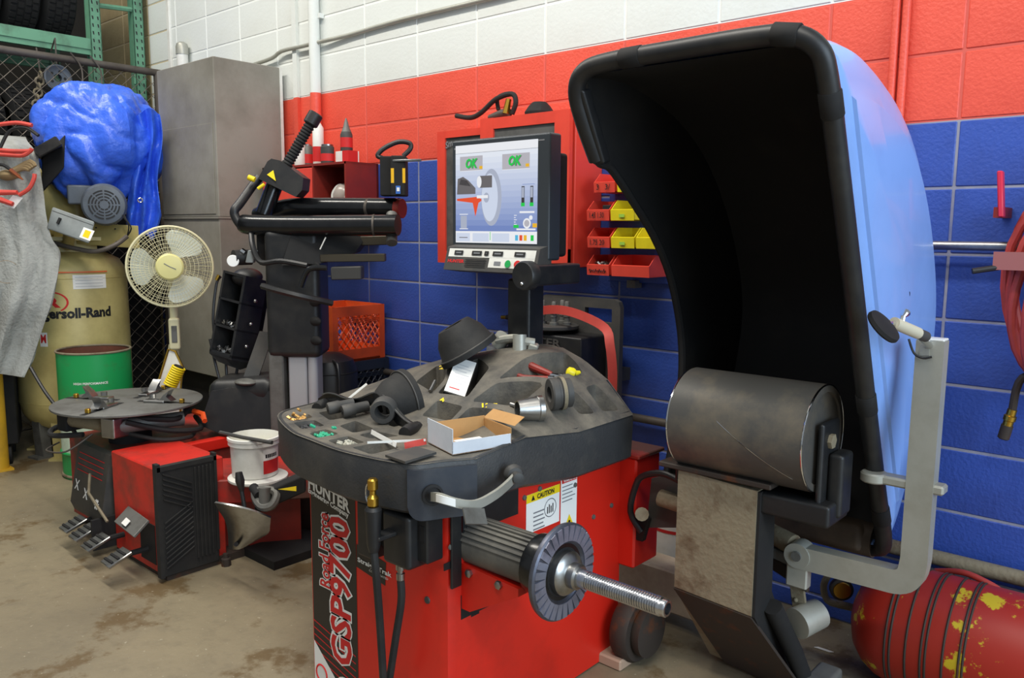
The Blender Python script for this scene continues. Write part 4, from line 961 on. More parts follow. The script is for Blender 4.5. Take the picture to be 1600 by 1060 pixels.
part('blue_label_white', G().abox(PD(620, 299, 3.489), ax*.012, ay*-.001, (0, 0, .016)), m_paper, mh)
part('release_lever', G().abox(PD(613, 253, 3.48), PD(658, 252, 3.46)-PD(613, 253, 3.48), (0, 0, .01), ay*.02, .002), m_steel, mh)
part('handle_loop', G().tube([PD(597, 247, 3.55), PD(590, 243, 3.55), PD(600, 232, 3.55), PD(622, 222, 3.55), PD(640, 224, 3.55), (PD(641, 233, 3.55)), PD(630, 244, 3.55)], .0105, 10, sm=5), m_blk, mh)
# control handle and lifting cylinder
part('handle', G().tube([PD(405, 278, 3.7), PD(395, 290, 3.68), PD(375, 318, 3.62), PD(367, 328, 3.6), PD(367, 337, 3.6), PD(376, 352, 3.6), PD(388, 360, 3.62)], .02, 14, sm=4), m_blk, TC)
hd = part('cylinder_head_cover', G().prism([PD(418, 252, 3.66), PD(424, 248, 3.66), PD(438, 251, 3.66), PD(474, 278, 3.66), PD(472, 297, 3.66), PD(462, 308, 3.66), PD(403, 279, 3.66)], ay*.13), m_blk, TC)
g = G(); g.add([PD(417, 273, 3.655), PD(431, 283, 3.65), PD(427, 266, 3.655)], [(0, 1, 2)]); part('warning_triangle', g, m_inky, hd)
part('yellow_knob', G().cyl(PD(398, 281, 3.62), PD(388, 277, 3.62), .012, n=14), m_inky, TC)
part('yellow_tip', G().tube([PD(403, 295, 3.6), PD(413, 288, 3.6)], .007, 8), m_inky, TC)
part('lift_cylinder', G().cyl(PD(412, 335, 3.76), PD(432, 282, 3.76), .038, n=20), m_blkg, TC)
p0, p1 = PD(448, 258, 3.72), PD(486, 192, 3.72); prof = []; L = (p1-p0).length
for k in range(15): prof += [(.021, L*k/15), (.026, L*(k+.35)/15), (.026, L*(k+.6)/15), (.021, L*(k+.95)/15)]
bw_ = part('bellows', G().lathe(prof, p0, p1-p0, 18), m_rub, TC)
part('bellows_cap', G().lathe([(.03, 0), (.034, .005), (.034, .055), (.028, .06)], p1-(p1-p0).normalized()*.01, p1-p0, 20), m_blk, bw_)
part('carriage', G().abox(PD(400, 412, 3.62), ax*.25, ay*.2, (0, 0, .16), .02), m_blkm, TC)
part('carriage_knob', G().cyl(PD(392, 402, 3.6), PD(365, 403, 3.55), .034, n=18), m_blk, TC)
part('round_sticker', G().lathe([(.026, 0), (.024, .004)], PD(364, 408, 3.53), PD(355, 410, 3.3)-PD(370, 408, 3.6), 20), m_paper, TC)
part('grey_clip', G().abox(PD(383, 411, 3.53), ax*.035, ay*.03, (.01, .01, .055), .003), m_elbox, TC)
part('chrome_bolt', G().cyl(PD(377, 392, 3.55), PD(383, 396, 3.55), .014, n=8), m_chrome, TC)
hs = [PD(405, 372, 3.6), PD(398, 400, 3.55), PD(410, 412, 3.5)]
part('air_hose', G().tube([PD(392, 352, 3.6), PD(395, 385, 3.52), PD(408, 410, 3.5), PD(440, 408, 3.45), PD(480, 415, 3.45)], .012, 8, sm=5), m_blk, TC)
part('air_hose', G().tube([PD(470, 448, 3.42), PD(480, 424, 3.4), PD(492, 419, 3.4), PD(510, 419, 3.4)], .012, 10, sm=5), m_blkg, TC)
part('cable_band', G().tube([PD(410, 447, 3.45), PD(430, 453, 3.42), PD(470, 463, 3.42), PD(519, 474, 3.5)], .014, 6, sm=3), m_blk, TC)
part('tool_bar', G().abox(PD(500, 410, 3.5), PD(601, 409, 3.42)-PD(500, 410, 3.5), (0, 0, .033), ay*.05, .003), mat('olive_brown_steel', (78, 72, 60), .5, .4), TC)
part('mount_bracket', G().abox(PD(517, 438, 3.46), PD(564, 437, 3.42)-PD(517, 438, 3.46), (0, 0, .055), ay*.08, .004), m_dkgrey, TC)
part('upper_bracket', G().prism([PD(455, 368, 3.5), PD(560, 366, 3.55), PD(567, 378, 3.55), PD(555, 395, 3.55), PD(500, 412, 3.5), PD(440, 415, 3.5)], ay*.12), m_blkm, TC)
part('tool_plate', G().abox(PD(560, 384, 3.56), PD(604, 383, 3.52)-PD(560, 384, 3.56), (0, 0, .04), ay*.04, .003), MATS['olive_brown_steel'], TC)
part('white_rod', G().tube([PD(500, 390, 3.46), PD(509, 371, 3.46)], .003, 6), m_pw, TC)
# weight shelf on the column's left
O = PD(327, 549, 3.86); u = PD(362, 560, 3.80)-O; v = PD(349, 424, 3.86)-O; w_ = PD(402, 566, 3.92)-PD(362, 560, 3.80)
wb = part('weight_shelf', G().abox(O+w_*.85, u, v, w_*.15).abox(O, u*.08, v, w_).abox(O+u*.9, u*.1, v*.985, w_).abox(O, u, v*.03, w_).abox(O+v*.985, u, v*.03, w_).abox(O+v*.33, u, v*.025, w_).abox(O+v*.66, u, v*.025, w_), m_blk, TC)
part('shelf_foot', G().prism([O, O+u, O+u+w_, PD(375, 575, 3.85), PD(340, 562, 3.85)], (0, 0, -.01)), m_blk, wb)
for (x, y) in ((399, 471), (392, 507), (385, 542)): part('side_screw', G().ball(PD(x, y, 3.8), .009, n=10, m=6), m_steel, wb)
for k, f in enumerate((.03, .355)):
    g = G()
    for i in range(40):
        p = O+u*(.12+.74*random.random())+v*f+w_*(.08+.6*random.random())+V((0, 0, .006+.02*random.random()*(1 if k == 0 else .8)))
        g.box(p, (.014, .007, .006), (random.random()*3, random.random()*3, random.random()*3))
    part('wheel_weights', g, m_steel, wb, kind='stuff')
for pts in ([(340, 560), (333, 500), (338, 445), (345, 432)], [(345, 600), (338, 575), (328, 530)], [(355, 602), (354, 585), (353, 566)], [(366, 600), (370, 580), (372, 565)]):
    part('shelf_stay', G().tube([PD(x, y, 3.9) for x, y in pts], .007, 8, sm=4), m_blk, TC)
part('shelf_top_cap', G().ball(O+v+u*.5+w_*.5, .09, (.8, .8, .5)), m_blk, wb)
part('air_nipple', G().cyl(PD(338, 438, 3.8), PD(342, 430, 3.8), .008), m_brass, wb)
part('plastic_housing', G().abox(PD(322, 640, 3.72), PD(428, 636, 3.66)-PD(322, 640, 3.72), (0, 0, .13), ay*.25, .05), m_blk, TC)
part('housing_slope', G().prism([PD(312, 665, 3.68), PD(330, 612, 3.68), PD(362, 606, 3.68), PD(425, 612, 3.66), PD(425, 672, 3.66), PD(350, 680, 3.64)], ay*.2), m_blk, TC)
part('clear_guard', G().abox(PD(375, 604, 3.75), PD(398, 606, 3.75)-PD(375, 604, 3.75), PD(428, 520, 3.8)-PD(398, 606, 3.75), ay*.01), m_dkgrey, TC)
part('rag', G().ball(PD(385, 597, 3.7), .05, (1.2, 1, .3)), m_midgrey, TC)

# bucket on the beam
bc = V((.235, -1.06, .347))
bc = PZ(399, 741, .36)
t = thing('white_pail', 'white plastic pail with red label standing on the red beam', 'pail', bc)
part('pail_body', G().lathe([(.085, 0), (.09, .004), (.094, .13), (.102, .133), (.102, .15), (.105, .152), (.105, .162), (.098, .164), (.094, .15), (.088, .02), (.001, .02)], bc, ZA, 40, False), m_pw, t)
a0 = math.atan2((CL-bc).y, (CL-bc).x)
def bent(h0, h1, a, b, k_r=.0945): 
    n = 10; return G().grid([[bc+V((( .0905+.004*h/.13)*1.008*math.cos(a0+a+(b-a)*i/n), (.0905+.004*h/.13)*1.008*math.sin(a0+a+(b-a)*i/n), h)) for i in range(n+1)] for h in (h0, h1)])
part('red_label', bent(.02, .075, .35, 1.3), m_inkr, t); part('white_label', bent(.075, .12, .35, 1.3), m_paper, t); part('black_print', bent(.085, .1, .45, 1.1), m_ink, t)
part('residue', G().lathe([(.001, .115), (.05, .118), (.091, .112)], bc, ZA, 32, False), mat('pale_residue', (206, 200, 170), .8), t)
single('pry_bar', G().tube([PZ(344, 676, .533), PZ(380, 684, .533), PZ(425, 692, .532)], .008, 8), m_dkgrey, 'dark steel bar lying across the white pail', 'bar')
part('bail_handle', G().tube([bc+V((-.1*.6, -.1*.75, .14)), bc+V((-.12, -.03, .12)), bc+V((-.1, .05, .135))], .003, 6, sm=4), m_steel, t)
t = thing('pail_lid', 'white round lid lying under the pail', 'lid', bc+V((.03, -.03, -.001)))
part('lid_disc', G().lathe([(.115, 0), (.118, .004), (.118, .012), (.112, .014), (.001, .0138)], bc+V((.02, .0, -.0142)), ZA, 40), m_pw, t)
# ================================================================ WHEEL BALANCER
WB = thing('wheel_balancer', 'red wheel balancer with raised pale blue hood, screen and threaded shaft', 'wheel balancer', (1.4, -1.1, 0))
cx0, cx1, cyf, cyb, cz1 = 1.142, 1.72, -1.46, -.70, .70
# ---- cabinet
ch = .03
poly = [(cx0, cyf, 0), (cx1-ch, cyf, 0), (cx1-ch*.3, cyf+ch*.3, 0), (cx1, cyf+ch, 0), (cx1, cyb, 0), (cx0, cyb, 0)]
cab = part('cabinet', G().prism([V(p)+V((0, 0, .006)) for p in poly], (0, 0, cz1-.006)), m_red, WB)
part('plinth', G().bb(cx0+.02, cx1-.02, cyf+.03, cyb-.02, 0, .006), m_blkm, cab)
part('rear_box', G().bb(1.45, 1.78, cyb-.01, -.57, .30, .655, .006), m_red, cab)
part('rear_box_lid', G().bb(1.45, 1.79, cyb-.012, -.56, .655, .668, .003), m_redd, cab)
part('floor_foot', G().bb(1.62, 1.80, -.80, -.66, 0, .035, .005), mat('beige_foot', (176, 150, 128), .6), cab)
# decal on the front
dl = lambda x, y: PY(x, y, cyf-.001)
dx0, dx1 = cx0+.004, dl(557, 900).x; dz1 = .672
g = rect(G(), (dx0, cyf, .006), XA, ZA, 0, dx1-dx0, 0, dz1-.006, 0, .001)
part('black_decal', g, mat('decal_black', (26, 24, 26), .35), cab)
g = G(); W = dx1-dx0
q = PY(0, 0, cyf)
xt = dx0+.01
# slanted wordmark at the top
sl = V((1, 0, -.17)).normalized()
textg(g, 'HUNTER', PY(482, 762, cyf-.0015), sl, ZA, .038, PY(547, 790, cyf).x-PY(482, 790, cyf).x, bold=.04, k=0)
textg(g, 'Engineering Company', PY(482, 772, cyf-.0015), sl, ZA, .021, PY(545, 790, cyf).x-PY(482, 790, cyf).x, bold=.035, k=0)
def vtext(s, xright, z0, h, width, k, bold, ex=.0015): textg(g, s, (xright, cyf-ex, z0), ZA, V((-1, 0, 0)), h, width, bold, k)
zb0, zb1 = PY(505, 915, cyf).z, PY(512, 803, cyf).z
rx = PY(516, 860, cyf).x
vtext('Road Force', rx+.005, zb0-.004, .060, zb1-zb0+.008, 0, .085, .0012); vtext('Road Force', rx, zb0, .050, zb1-zb0, 1, .02, .0022)
zc0, zc1 = PY(530, 1035, cyf).z, PY(540, 812, cyf).z
rx2 = PY(549, 900, cyf).x
vtext('GSP9700', rx2+.007, zc0-.006, .114, zc1-zc0+.012, 0, .085, .0012); vtext('GSP9700', rx2, zc0, .100, zc1-zc0, 1, .025, .0022)
part('decal_lettering', g, [m_paper, m_inkr], cab)
g = G()
for k in range(8): z = zc0+.09-.022*k; g.abox((dx0, cyf-.0012, z), (W*.95, 0, -.045), (0, 0, .003), (0, -.0004, 0))
part('decal_stripes', g, m_inkr, cab)
g = G(); za = PY(500, 1010, cyf).z
g.add([PY(490, 998, cyf-.0018), PY(527, 1066, cyf-.0018), V((dx0, cyf-.0018, .005)), V((dx0, cyf-.0018, PY(488, 998, cyf).z))], [(0, 1, 2, 3)]).add([V((PY(540, 1050, cyf).x+.05*math.cos(a), cyf-.0018, .02+.05*math.sin(a))) for a in [math.pi*k/12 for k in range(13)]], [tuple(range(13))])
part('decal_white_corner', g, m_paper, cab)
g = G(); g.torus((dx0+.035, cyf-.002, .04), YA, .026, .003, 24, 4); part('decal_ring', g, m_inkr, cab)
# small black 'straight' plate
a, b = PY(557, 868, cyf), PY(603, 915, cyf)
o = part('small_decal', G().add([PY(557, 850, cyf-.001), PY(557, 886, cyf-.001), PY(602, 916, cyf-.001), PY(603, 880, cyf-.001)], [(0, 1, 2, 3)]), MATS['decal_black'], cab)
part('small_decal_lettering', textg(textg(G(), 'StraightTrak', PY(559, 880, cyf-.002), V((1, 0, -.03)), ZA, .018, .145, bold=.03), 'COMPENSATED', PY(577, 893, cyf-.002), V((1, 0, -.03)), ZA, .006, .08), m_paper, o)
# caution labels on the right face
g = G(); c = lambda x, y: PX(x, y, cx1)
pa, pb, pc_ = c(822, 775), c(874, 762), c(822, 825)
g.mi(0); rect(g, (cx1, pa.y, pc_.z-.02), YA, ZA, 0, pb.y-pa.y, 0, pa.z-pc_.z+.02, 0, .001)
rect(g, (cx1, pa.y, pa.z-.024), YA, ZA, 0, pb.y-pa.y, 0, .024, 1, .0016)
textg(g, '\u25B2CAUTION' if False else 'CAUTION', (cx1+.002, pa.y+.045, pa.z-.02), YA, ZA, .015, .075, bold=.03, k=2)
g.mi(2).add([V((cx1+.002, pa.y+.02, pa.z-.02)), V((cx1+.002, pa.y+.036, pa.z-.02)), V((cx1+.002, pa.y+.028, pa.z-.005))], [(0, 1, 2)])
g.mi(3).torus((cx1+.001, pa.y+.105, pa.z-.06), XA, .026, .0015, 24, 4)
for k in range(5): rect(g, (cx1, pa.y+.03, pa.z-.06-.012*k), YA, ZA, 0, .05-.006*(k % 2), 0, .004, 3, .0016)
for k in range(4): rect(g, (cx1, pa.y+.09+.008*k, pa.z-.075), YA, ZA, 0, .004, 0, .02+.006*(k % 2), 2, .0018)
wy0, wy1 = c(876, 764).y, c(901, 765).y; wz0, wz1 = c(888, 825).z, pa.z+.012
rect(g, (cx1, wy0, wz0), YA, ZA, 0, wy1-wy0, 0, wz1-wz0, 0, .001); rect(g, (cx1, wy0, wz1-.016), YA, ZA, 0.004, wy1-wy0-.004, 0, .014, 4, .0016)
textg(g, 'WARNING', (cx1+.002, wy0+.01, wz1-.013), YA, ZA, .008, wy1-wy0-.02, bold=.02, k=0)
for k in range(5): rect(g, (cx1, wy0+.006, wz1-.028-.011*k), YA, ZA, 0, (wy1-wy0-.012)*(.95 if k % 2 else .75), 0, .003, 3, .0016)
g.mi(1).add([V((cx1+.0015, wy0+.022, wz0+.008)), V((cx1+.0015, wy0+.06, wz0+.008)), V((cx1+.0015, wy0+.041, wz0+.042))], [(0, 1, 2)])
disc(g, (cx1, wy0+.041, wz0+.019), YA, ZA, 0, 0, .005, .005, 2, .0022)
part('caution_labels', g, [m_paper, m_inky, m_ink, m_inkg, m_inkr], cab)
for (x, y) in ((819, 778), (898, 758), (927, 808), (955, 790), (843, 764), (704, 855)): part('panel_screw', G().lathe([(.008, 0), (.007, .004), (.001, .005)], c(x, y), XA, 10), m_midgrey, cab)
for (x, y, w_, h_) in ((702, 890, .05, .018), (744, 962, .03, .006)): part('slot', G().abox(c(x-8, y+3)+V((-.002, 0, 0)), (0, w_, 0), (0, 0, h_), (.0025, 0, 0)), m_ink, cab)
for (x, y) in ((672, 836), (668, 938), (660, 855)): part('panel_screw', G().lathe([(.010, 0), (.009, .003), (.001, .004)], PY(x, y, cyf), -YA, 12), m_dkgrey, cab)
# cut out with bracket
part('cutout', G().bb(cx1-.002, cx1+.0012, -1.362-.052, -1.362+.07, .568-.195, .568-.13), m_ink, cab)
# air tool holster and hoses on the front
hf = cyf-.085
hx0, hxm, hx1 = PY(557, 830, hf).x, PY(581, 830, hf).x, PY(653, 850, hf).x; hxn = PY(596, 830, hf).x
hol = part('tool_holster', G().bb(hx0, hxm, hf, cyf, PY(560, 868, hf).z, .664, .008).bb(hxn, hx1-.035, hf, cyf, PY(620, 888, hf).z, .664, .012).bb(hx0+.01, hx1, hf+.03, cyf, PY(620, 876, hf).z, .660, .004), m_blk, WB)
part('holster_slot', G().bb(hx1-.028, hx1-.008, hf+.0285, hf+.031, .60, .64), m_ink, hol)
gy = cyf-.14; tp = PY(583, 800, gy)
part('inflator_gun', G().lathe([(.012, PY(583, 862, gy).z), (.017, PY(583, 850, gy).z), (.019, PY(583, 815, gy).z), (.021, PY(583, 797, gy).z), (.016, PY(583, 792, gy).z)], (tp.x, gy, 0), ZA, 16), m_blk, hol)
part('gun_clip', G().bb(tp.x-.02, tp.x+.02, gy, hf+.02, PY(583, 845, gy).z, PY(583, 838, gy).z, .003), m_blk, hol)
bz0 = PY(583, 792, gy).z
part('brass_valve', G().lathe([(.011, 0), (.014, .004), (.014, .022), (.008, .030), (.008, .040), (.013, .044), (.013, .066), (.009, .07)], (tp.x, gy, bz0), ZA, 12), m_brass, hol)
part('valve_chain', G().tube([(tp.x-.012, gy, bz0+.06), (tp.x-.024, gy, bz0+.045), (tp.x-.026, gy, bz0+.02), (tp.x-.016, gy, bz0+.002)], .0025, 6, sm=3), m_chrome, hol)
part('air_hose', G().tube([(tp.x, gy, PY(583, 860, gy).z), PY(588, 900, gy), PY(594, 980, gy+.03), PY(600, 1080, gy+.05)], .0098, 10, sm=5), m_rub, hol)
hb_ = cyf-.07
part('air_hose', G().tube([PY(626, 905, hb_), PY(627, 940, hb_), PY(618, 1000, hb_), PY(606, 1080, hb_)], .0098, 10, sm=5), m_rub, hol)
part('hose_fitting', G().lathe([(.008, 0), (.011, .004), (.011, .02), (.008, .022), (.008, .028), (.012, .03), (.012, .05)], PY(626, 908, hb_), ZA, 12), m_steel, hol)
# ---- tray
OUT = [(.932, -1.26), (.945, -1.385), (1.007, -1.476), (1.196, -1.557), (1.319, -1.575), (1.445, -1.587), (1.538, -1.581), (1.618, -1.568), (1.69, -1.545), (1.722, -1.475), (1.765, -1.406), (1.752, -1.206), (1.806, -1.043), (1.806, -.775), (1.70, -.755), (1.0, -.755), (.86, -.78), (.885, -1.05)]
OUT = [(p.x, p.y) for p in (cat([V((*q, 0)) for q in OUT[:11]], 4)+[V((*q, 0)) for q in OUT[11:]])]
ZB = [(.83, .80), (.9, .83), (1.006, .886), (1.15, .93), (1.286, .961), (1.40, .985), (1.532, .986), (1.62, .955), (1.73, .88), (1.806, .812), (1.83, .80)]
def zb(x):
    if x <= ZB[0][0]: return .8
    for (a, za_), (b, zb_) in zip(ZB, ZB[1:]):
        if x <= b: return za_+(zb_-za_)*(x-a)/(b-a)
    return .8
def hgt(x, y):
    f = min(1, max(0, (y+1.36)/.50)); f = f*f*(3-2*f); return .8+(zb(x)-.8)*f
def on_tray(px, py, lift=0):
    d = ray(px, py); t_ = .8
    for _ in range(900):
        p = CL+d*t_
        if p.z < hgt(p.x, p.y)+lift and p.z < 1: return p
        t_ += .004
    return p
PK = [[(819, 561), (880, 551), (887, 555), (911, 584), (857, 593), (776, 595), (798, 577)], [(774, 600), (851, 601), (812, 634), (794, 636), (735, 629)],
      [(880, 620), (896, 610), (930, 647), (905, 649)], [(914, 607), (930, 600), (968, 642), (941, 645)], [(649, 598), (685, 571), (699, 577), (694, 595), (676, 614)],
      [(683, 616), (699, 598), (745, 560), (765, 575), (730, 622)], [(658, 650), (683, 627), (724, 636), (703, 659)], [(733, 638), (789, 642), (785, 654), (708, 661)],
      [(447, 653), (482, 647), (489, 653), (455, 658)], [(458, 661), (492, 657), (508, 666), (471, 671)], [(482, 678), (508, 671), (530, 678), (496, 685)],
      [(511, 689), (544, 682), (571, 692), (530, 697)], [(549, 700), (594, 691), (625, 700), (580, 711)], [(530, 666), (555, 658), (585, 671), (552, 677)],
      [(560, 680), (586, 674), (625, 682), (580, 686)], [(586, 655), (610, 650), (640, 660), (615, 668)], [(497, 645), (525, 640), (545, 652), (515, 657)]]
PKD = [.085, .08, .07, .07, .075, .075, .06, .06]+[.03]*9
PKX = [[((on_tray(*q)).x, (on_tray(*q)).y) for q in P_] for P_ in PK]
def sdf(poly, x, y):
    d = 1e9; ins = False; n = len(poly)
    for i in range(n):
        ax_, ay_ = poly[i]; bx_, by_ = poly[(i+1) % n]
        ex, ey = bx_-ax_, by_-ay_; wx, wy = x-ax_, y-ay_
        tt_ = max(0, min(1, (wx*ex+wy*ey)/(ex*ex+ey*ey+1e-12))); dx, dy = wx-ex*tt_, wy-ey*tt_; d = min(d, dx*dx+dy*dy)
        if (ay_ > y) != (by_ > y) and x < (bx_-ax_)*(y-ay_)/(by_-ay_)+ax_: ins = not ins
    d = math.sqrt(d); return d if ins else -d
BBX = [(min(q[0] for q in P_), max(q[0] for q in P_), min(q[1] for q in P_), max(q[1] for q in P_)) for P_ in PKX]
def pocket(x, y):
    dep = 0
    for P_, b, dd in zip(PKX, BBX, PKD):
        if b[0] <= x <= b[1] and b[2] <= y <= b[3]:
            s_ = sdf(P_, x, y)
            if s_ > 0: f = min(1, s_/.0065); dep = max(dep, dd*f)
    return dep
from mathutils.geometry import delaunay_2d_cdt
def offset(poly, d):
    n_ = len(poly); area_ = sum(poly[k][0]*poly[(k+1) % n_][1]-poly[(k+1) % n_][0]*poly[k][1] for k in range(n_)); sg = 1 if area_ > 0 else -1
    out = []
    for k in range(n_):
        a, b, c = V((*poly[k-1], 0)), V((*poly[k], 0)), V((*poly[(k+1) % n_], 0)); e0, e1 = (b-a).normalized(), (c-b).normalized()
        n0, n1 = V((-e0.y, e0.x, 0))*sg, V((-e1.y, e1.x, 0))*sg; m = (n0+n1); q = b+m*(d/max(.35, m.length_squared/2)); out.append((q.x, q.y))
    return out
def rounded(poly, r_=.012, seg=.02):
    out = []; n_ = len(poly)
    for k in range(n_):
        a, b, c = V((*poly[k-1], 0)), V((*poly[k], 0)), V((*poly[(k+1) % n_], 0)); r0 = min(r_, (a-b).length*.35, (c-b).length*.35)
        p, q = b+(a-b).normalized()*r0, b+(c-b).normalized()*r0
        out += [p, p.lerp(b, .5).lerp(b.lerp(q, .5), .5), q]
    res = []
    for k in range(len(out)):
        a, b = out[k], out[(k+1) % len(out)]; m = max(1, int((b-a).length/seg))
        for t_ in range(m): p = a.lerp(b, t_/m); res.append((p.x, p.y))
    return res
pts2, edg, dep_ = [], [], []
def loop(poly, d):
    o_ = len(pts2); n_ = len(poly)
    for k, p in enumerate(poly): pts2.append(V(p)); dep_.append(d); edg.append((o_+k, o_+(k+1) % n_))
loop(OUT, 0); RP = []
for P_, d in zip(PKX, PKD):
    o1 = rounded(P_); o2 = rounded(offset(P_, .009 if d > .04 else .005), .010); loop(o1, 0); loop(o2, d); RP += [o1, o2]
for j in range(36):
    for i in range(40):
        x, y = .86+i*.024, -1.585+j*.024
        if sdf(OUT, x, y) < .01: continue
        if min(abs(sdf(P_, x, y)) for P_ in RP) < .007: continue
        pts2.append(V((x, y))); dep_.append(max([0]+[d for P_, d in zip(PKX, PKD) if sdf(P_, x, y) > .004]))
vo, eo, fo, ov, oe, of_ = delaunay_2d_cdt(pts2, edg, [], 0, 1e-5)
vv = []
for p, src in zip(vo, ov):
    d = max(dep_[k] for k in src) if src else 0; vv.append(V((p.x, p.y, hgt(p.x, p.y)-d)))
ff = [f for f in fo if sdf(OUT, sum(vo[k].x for k in f)/len(f), sum(vo[k].y for k in f)/len(f)) > 0]
g = G().add(vv, ff)
tray = part('weight_tray', g, m_tray, WB, ang=28)
n = len(OUT); g = G()
rim = [V((x, y, hgt(x, y)-.004)) for x, y in OUT]
c_ = V((sum(p.x for p in rim)/n, sum(p.y for p in rim)/n, 0))
_nrm = []
for i in range(n):
    a, b = V(rim[i-1]), V(rim[(i+1) % n]); tg = V((b.x-a.x, b.y-a.y, 0)).normalized(); q = V((-tg.y, tg.x, 0)); _nrm.append(q)
def ins(p, d):
    i = min(range(n), key=lambda k: (rim[k].xy-p.xy).length_squared); return p+_nrm[i]*d
def zbot(p): return .672 
rings = [[V((*ins(p, .012).xy, hgt(*ins(p, .012).xy)+.0012)) for p in rim], [V((*ins(p, .005).xy, hgt(*p.xy)+.0012)) for p in rim], [ins(p, 0)+V((0, 0, -.004)) for p in rim], [ins(V((p.x, p.y, zbot(p))), .004)+V((0, 0, .012)) for p in rim], [ins(V((p.x, p.y, zbot(p))), .02) for p in rim]]
vs = [p for r_ in rings for p in r_]
g.add(vs, [(k*n+i, k*n+(i+1) % n, (k+1)*n+(i+1) % n, (k+1)*n+i) for k in range(4) for i in range(n)]+[tuple(4*n+i for i in range(n))])
part('tray_skirt', g, m_skirt, tray)
for (x, y, s_) in ((694, 576, '2.5'), (695, 627, '4.75'), (761, 636, '12.5')):
    p = on_tray(x-8, y+3, .002); part('yellow_marking', textg(G(), s_, p+V((0, 0, .003)), V((.75, .66, 0)), V((-.5, .5, .35)), .02, .045, bold=.03), m_inky, tray)
# front corner panel with a blue sheen put into its dark colour, hole, inner arm
pp = lambda x, y, o=0: PX(x, y, 1.765+o)
cpth = cat([V((1.682, -1.556, 0)), V((1.712, -1.53, 0)), V((1.738, -1.475, 0)), V((1.774, -1.412, 0))], 5); rows = []
for kk in range(9):
    f = kk/8; row = []
    for q_, p in enumerate(cpth):
        s_ = (p-cpth[0]).length; e_ = (cpth[-1]-p).length; r_ = .035
        zb_ = .664+(r_-math.sqrt(max(0, r_*r_-(r_-min(s_, r_))**2)))+(r_-math.sqrt(max(0, r_*r_-(r_-min(e_, r_))**2)))*.6
        row.append(V((p.x, p.y, .789+(zb_-.789)*f))+V((.85, -.5, 0))*.003)
    rows.append(row)
part('corner_panel', G().sheet(rows, .007), mat('blue_sheen_panel', (44, 50, 60), .38, dirt=(80, 80, 80), amt=.5, scale=8), tray)
hc = V((1.722, -1.512, .728))
hn = V((.85, -.5, 0)).normalized()
part('arm_socket', G().lathe([(.026, 0), (.026, .006), (.02, .006), (.02, .001), (.001, .001)], hc+hn*.006, hn, 24, False), m_ink, tray)
ap = cat([hc+hn*.02, PX(690, 778, 1.80), PX(715, 786, 1.825), PX(742, 788, 1.835), PX(770, 774, 1.83), PX(790, 758, 1.815), PX(805, 742, 1.80)], 5)
rows = [[p+V((0, 0, .011)), p-V((0, 0, .011))] for p in ap]
ia = part('measuring_arm', G().sheet(rows, .008), m_alu, WB)
part('arm_decal', G().sheet([[p+V((.001, -.0005, .009)), p+V((.001, -.0005, -.009))] for p in ap[4:10]], .0092), m_paper, ia)
e = ap[-1]
part('arm_knob', G().lathe([(.024, -.01), (.026, 0), (.02, .012), (.012, .014), (.012, .03), (.014, .032), (.014, .04), (.008, .042)], e+V((-.005, 0, 0)), V((.85, -.5, 0)), 18), m_dkgrey, ia)
part('arm_tab', G().abox(PX(722, 795, 1.85), (.0, .07, -.02), (.02, -.01, -.03), (.003, 0, .003)), m_midgrey, ia)
# ---- spindle
sy, sz = -1.362, .568
sp_ = V((0, sy, sz))
hs = part('spindle_housing', G().lathe([(.058, 0), (.058, .285), (.05, .285)], V((cx1-.05, sy, sz)), XA, 40), mat('dusty_housing', (96, 95, 91), .65, .1, dirt=(128, 124, 114), amt=.8, scale=9), WB)
for k in range(13):
    a = math.radians(20+k*12.5); dd = V((0, -math.cos(a), math.sin(a))); part('cooling_rib', G().abox(V((cx1, sy, sz))+dd*.056-dd.cross(XA)*.003, (.225, 0, 0), dd.cross(XA)*.006, dd*.008), MATS['dusty_housing'], hs)
part('housing_bracket', G().prism([c(715, 850)+V((.01, 0, 0)), c(720, 880), c(728, 945), V((cx1, sy+.08, sz-.16)), V((cx1, sy+.08, sz-.05))], (.10, 0, 0)) if False else G().prism([(cx1, sy-.05, sz-.045), (cx1+.19, sy-.05, sz-.055), (cx1+.19, sy-.05, sz-.075), (cx1+.03, sy-.05, sz-.165), (cx1, sy-.05, sz-.165)], (0, .10, 0)), m_red, WB)
for x in (cx1+.03, cx1+.13): part('bracket_bolt', G().lathe([(.011, 0), (.011, .008), (.006, .01)], (x, sy-.05, sz-.062), -YA, 6), m_steel, WB)
part('mount_plate', G().bb(cx1, cx1+.008, sy-.09, sy-.055, sz-.10, sz+.10, .002).bb(cx1, cx1+.006, sy-.05, sy+.16, sz+.03, sz+.11), m_blk, WB)
part('collar', G().lathe([(.06, .205), (.072, .21), (.074, .225), (.074, .275), (.07, .285)], (cx1, sy, sz), XA, 40), m_blkg, WB)
fx = cx1+.268
fl = part('flange', G().lathe([(.05, 0), (.1, .002), (.113, .006), (.115, .012), (.115, .018), (.111, .022), (.072, .022), (.066, .016), (.05, .014), (.03, .014)], (fx, sy, sz), XA, 64), m_flange, WB)
for k in range(28):
    a = math.tau*k/28; dd = V((0, math.cos(a), math.sin(a))); tn = V((0, -math.sin(a), math.cos(a)))
    part('flange_tooth', G().abox(V((fx+.0215, sy, sz))+dd*.074-tn*.0082, dd*.036, tn*.0164, (.003, 0, 0)), m_tooth, fl)
part('flange_recess', G().lathe([(.066, 0), (.05, .001), (.049, .0005), (.066, -.0005)], (fx+.0165, sy, sz), XA, 40, False), m_ink, fl)
part('hub', G().lathe([(.052, 0), (.052, .02), (.045, .028), (.03, .032), (.03, .05), (.026, .055)], (fx+.012, sy, sz), XA, 40), m_steel, WB)
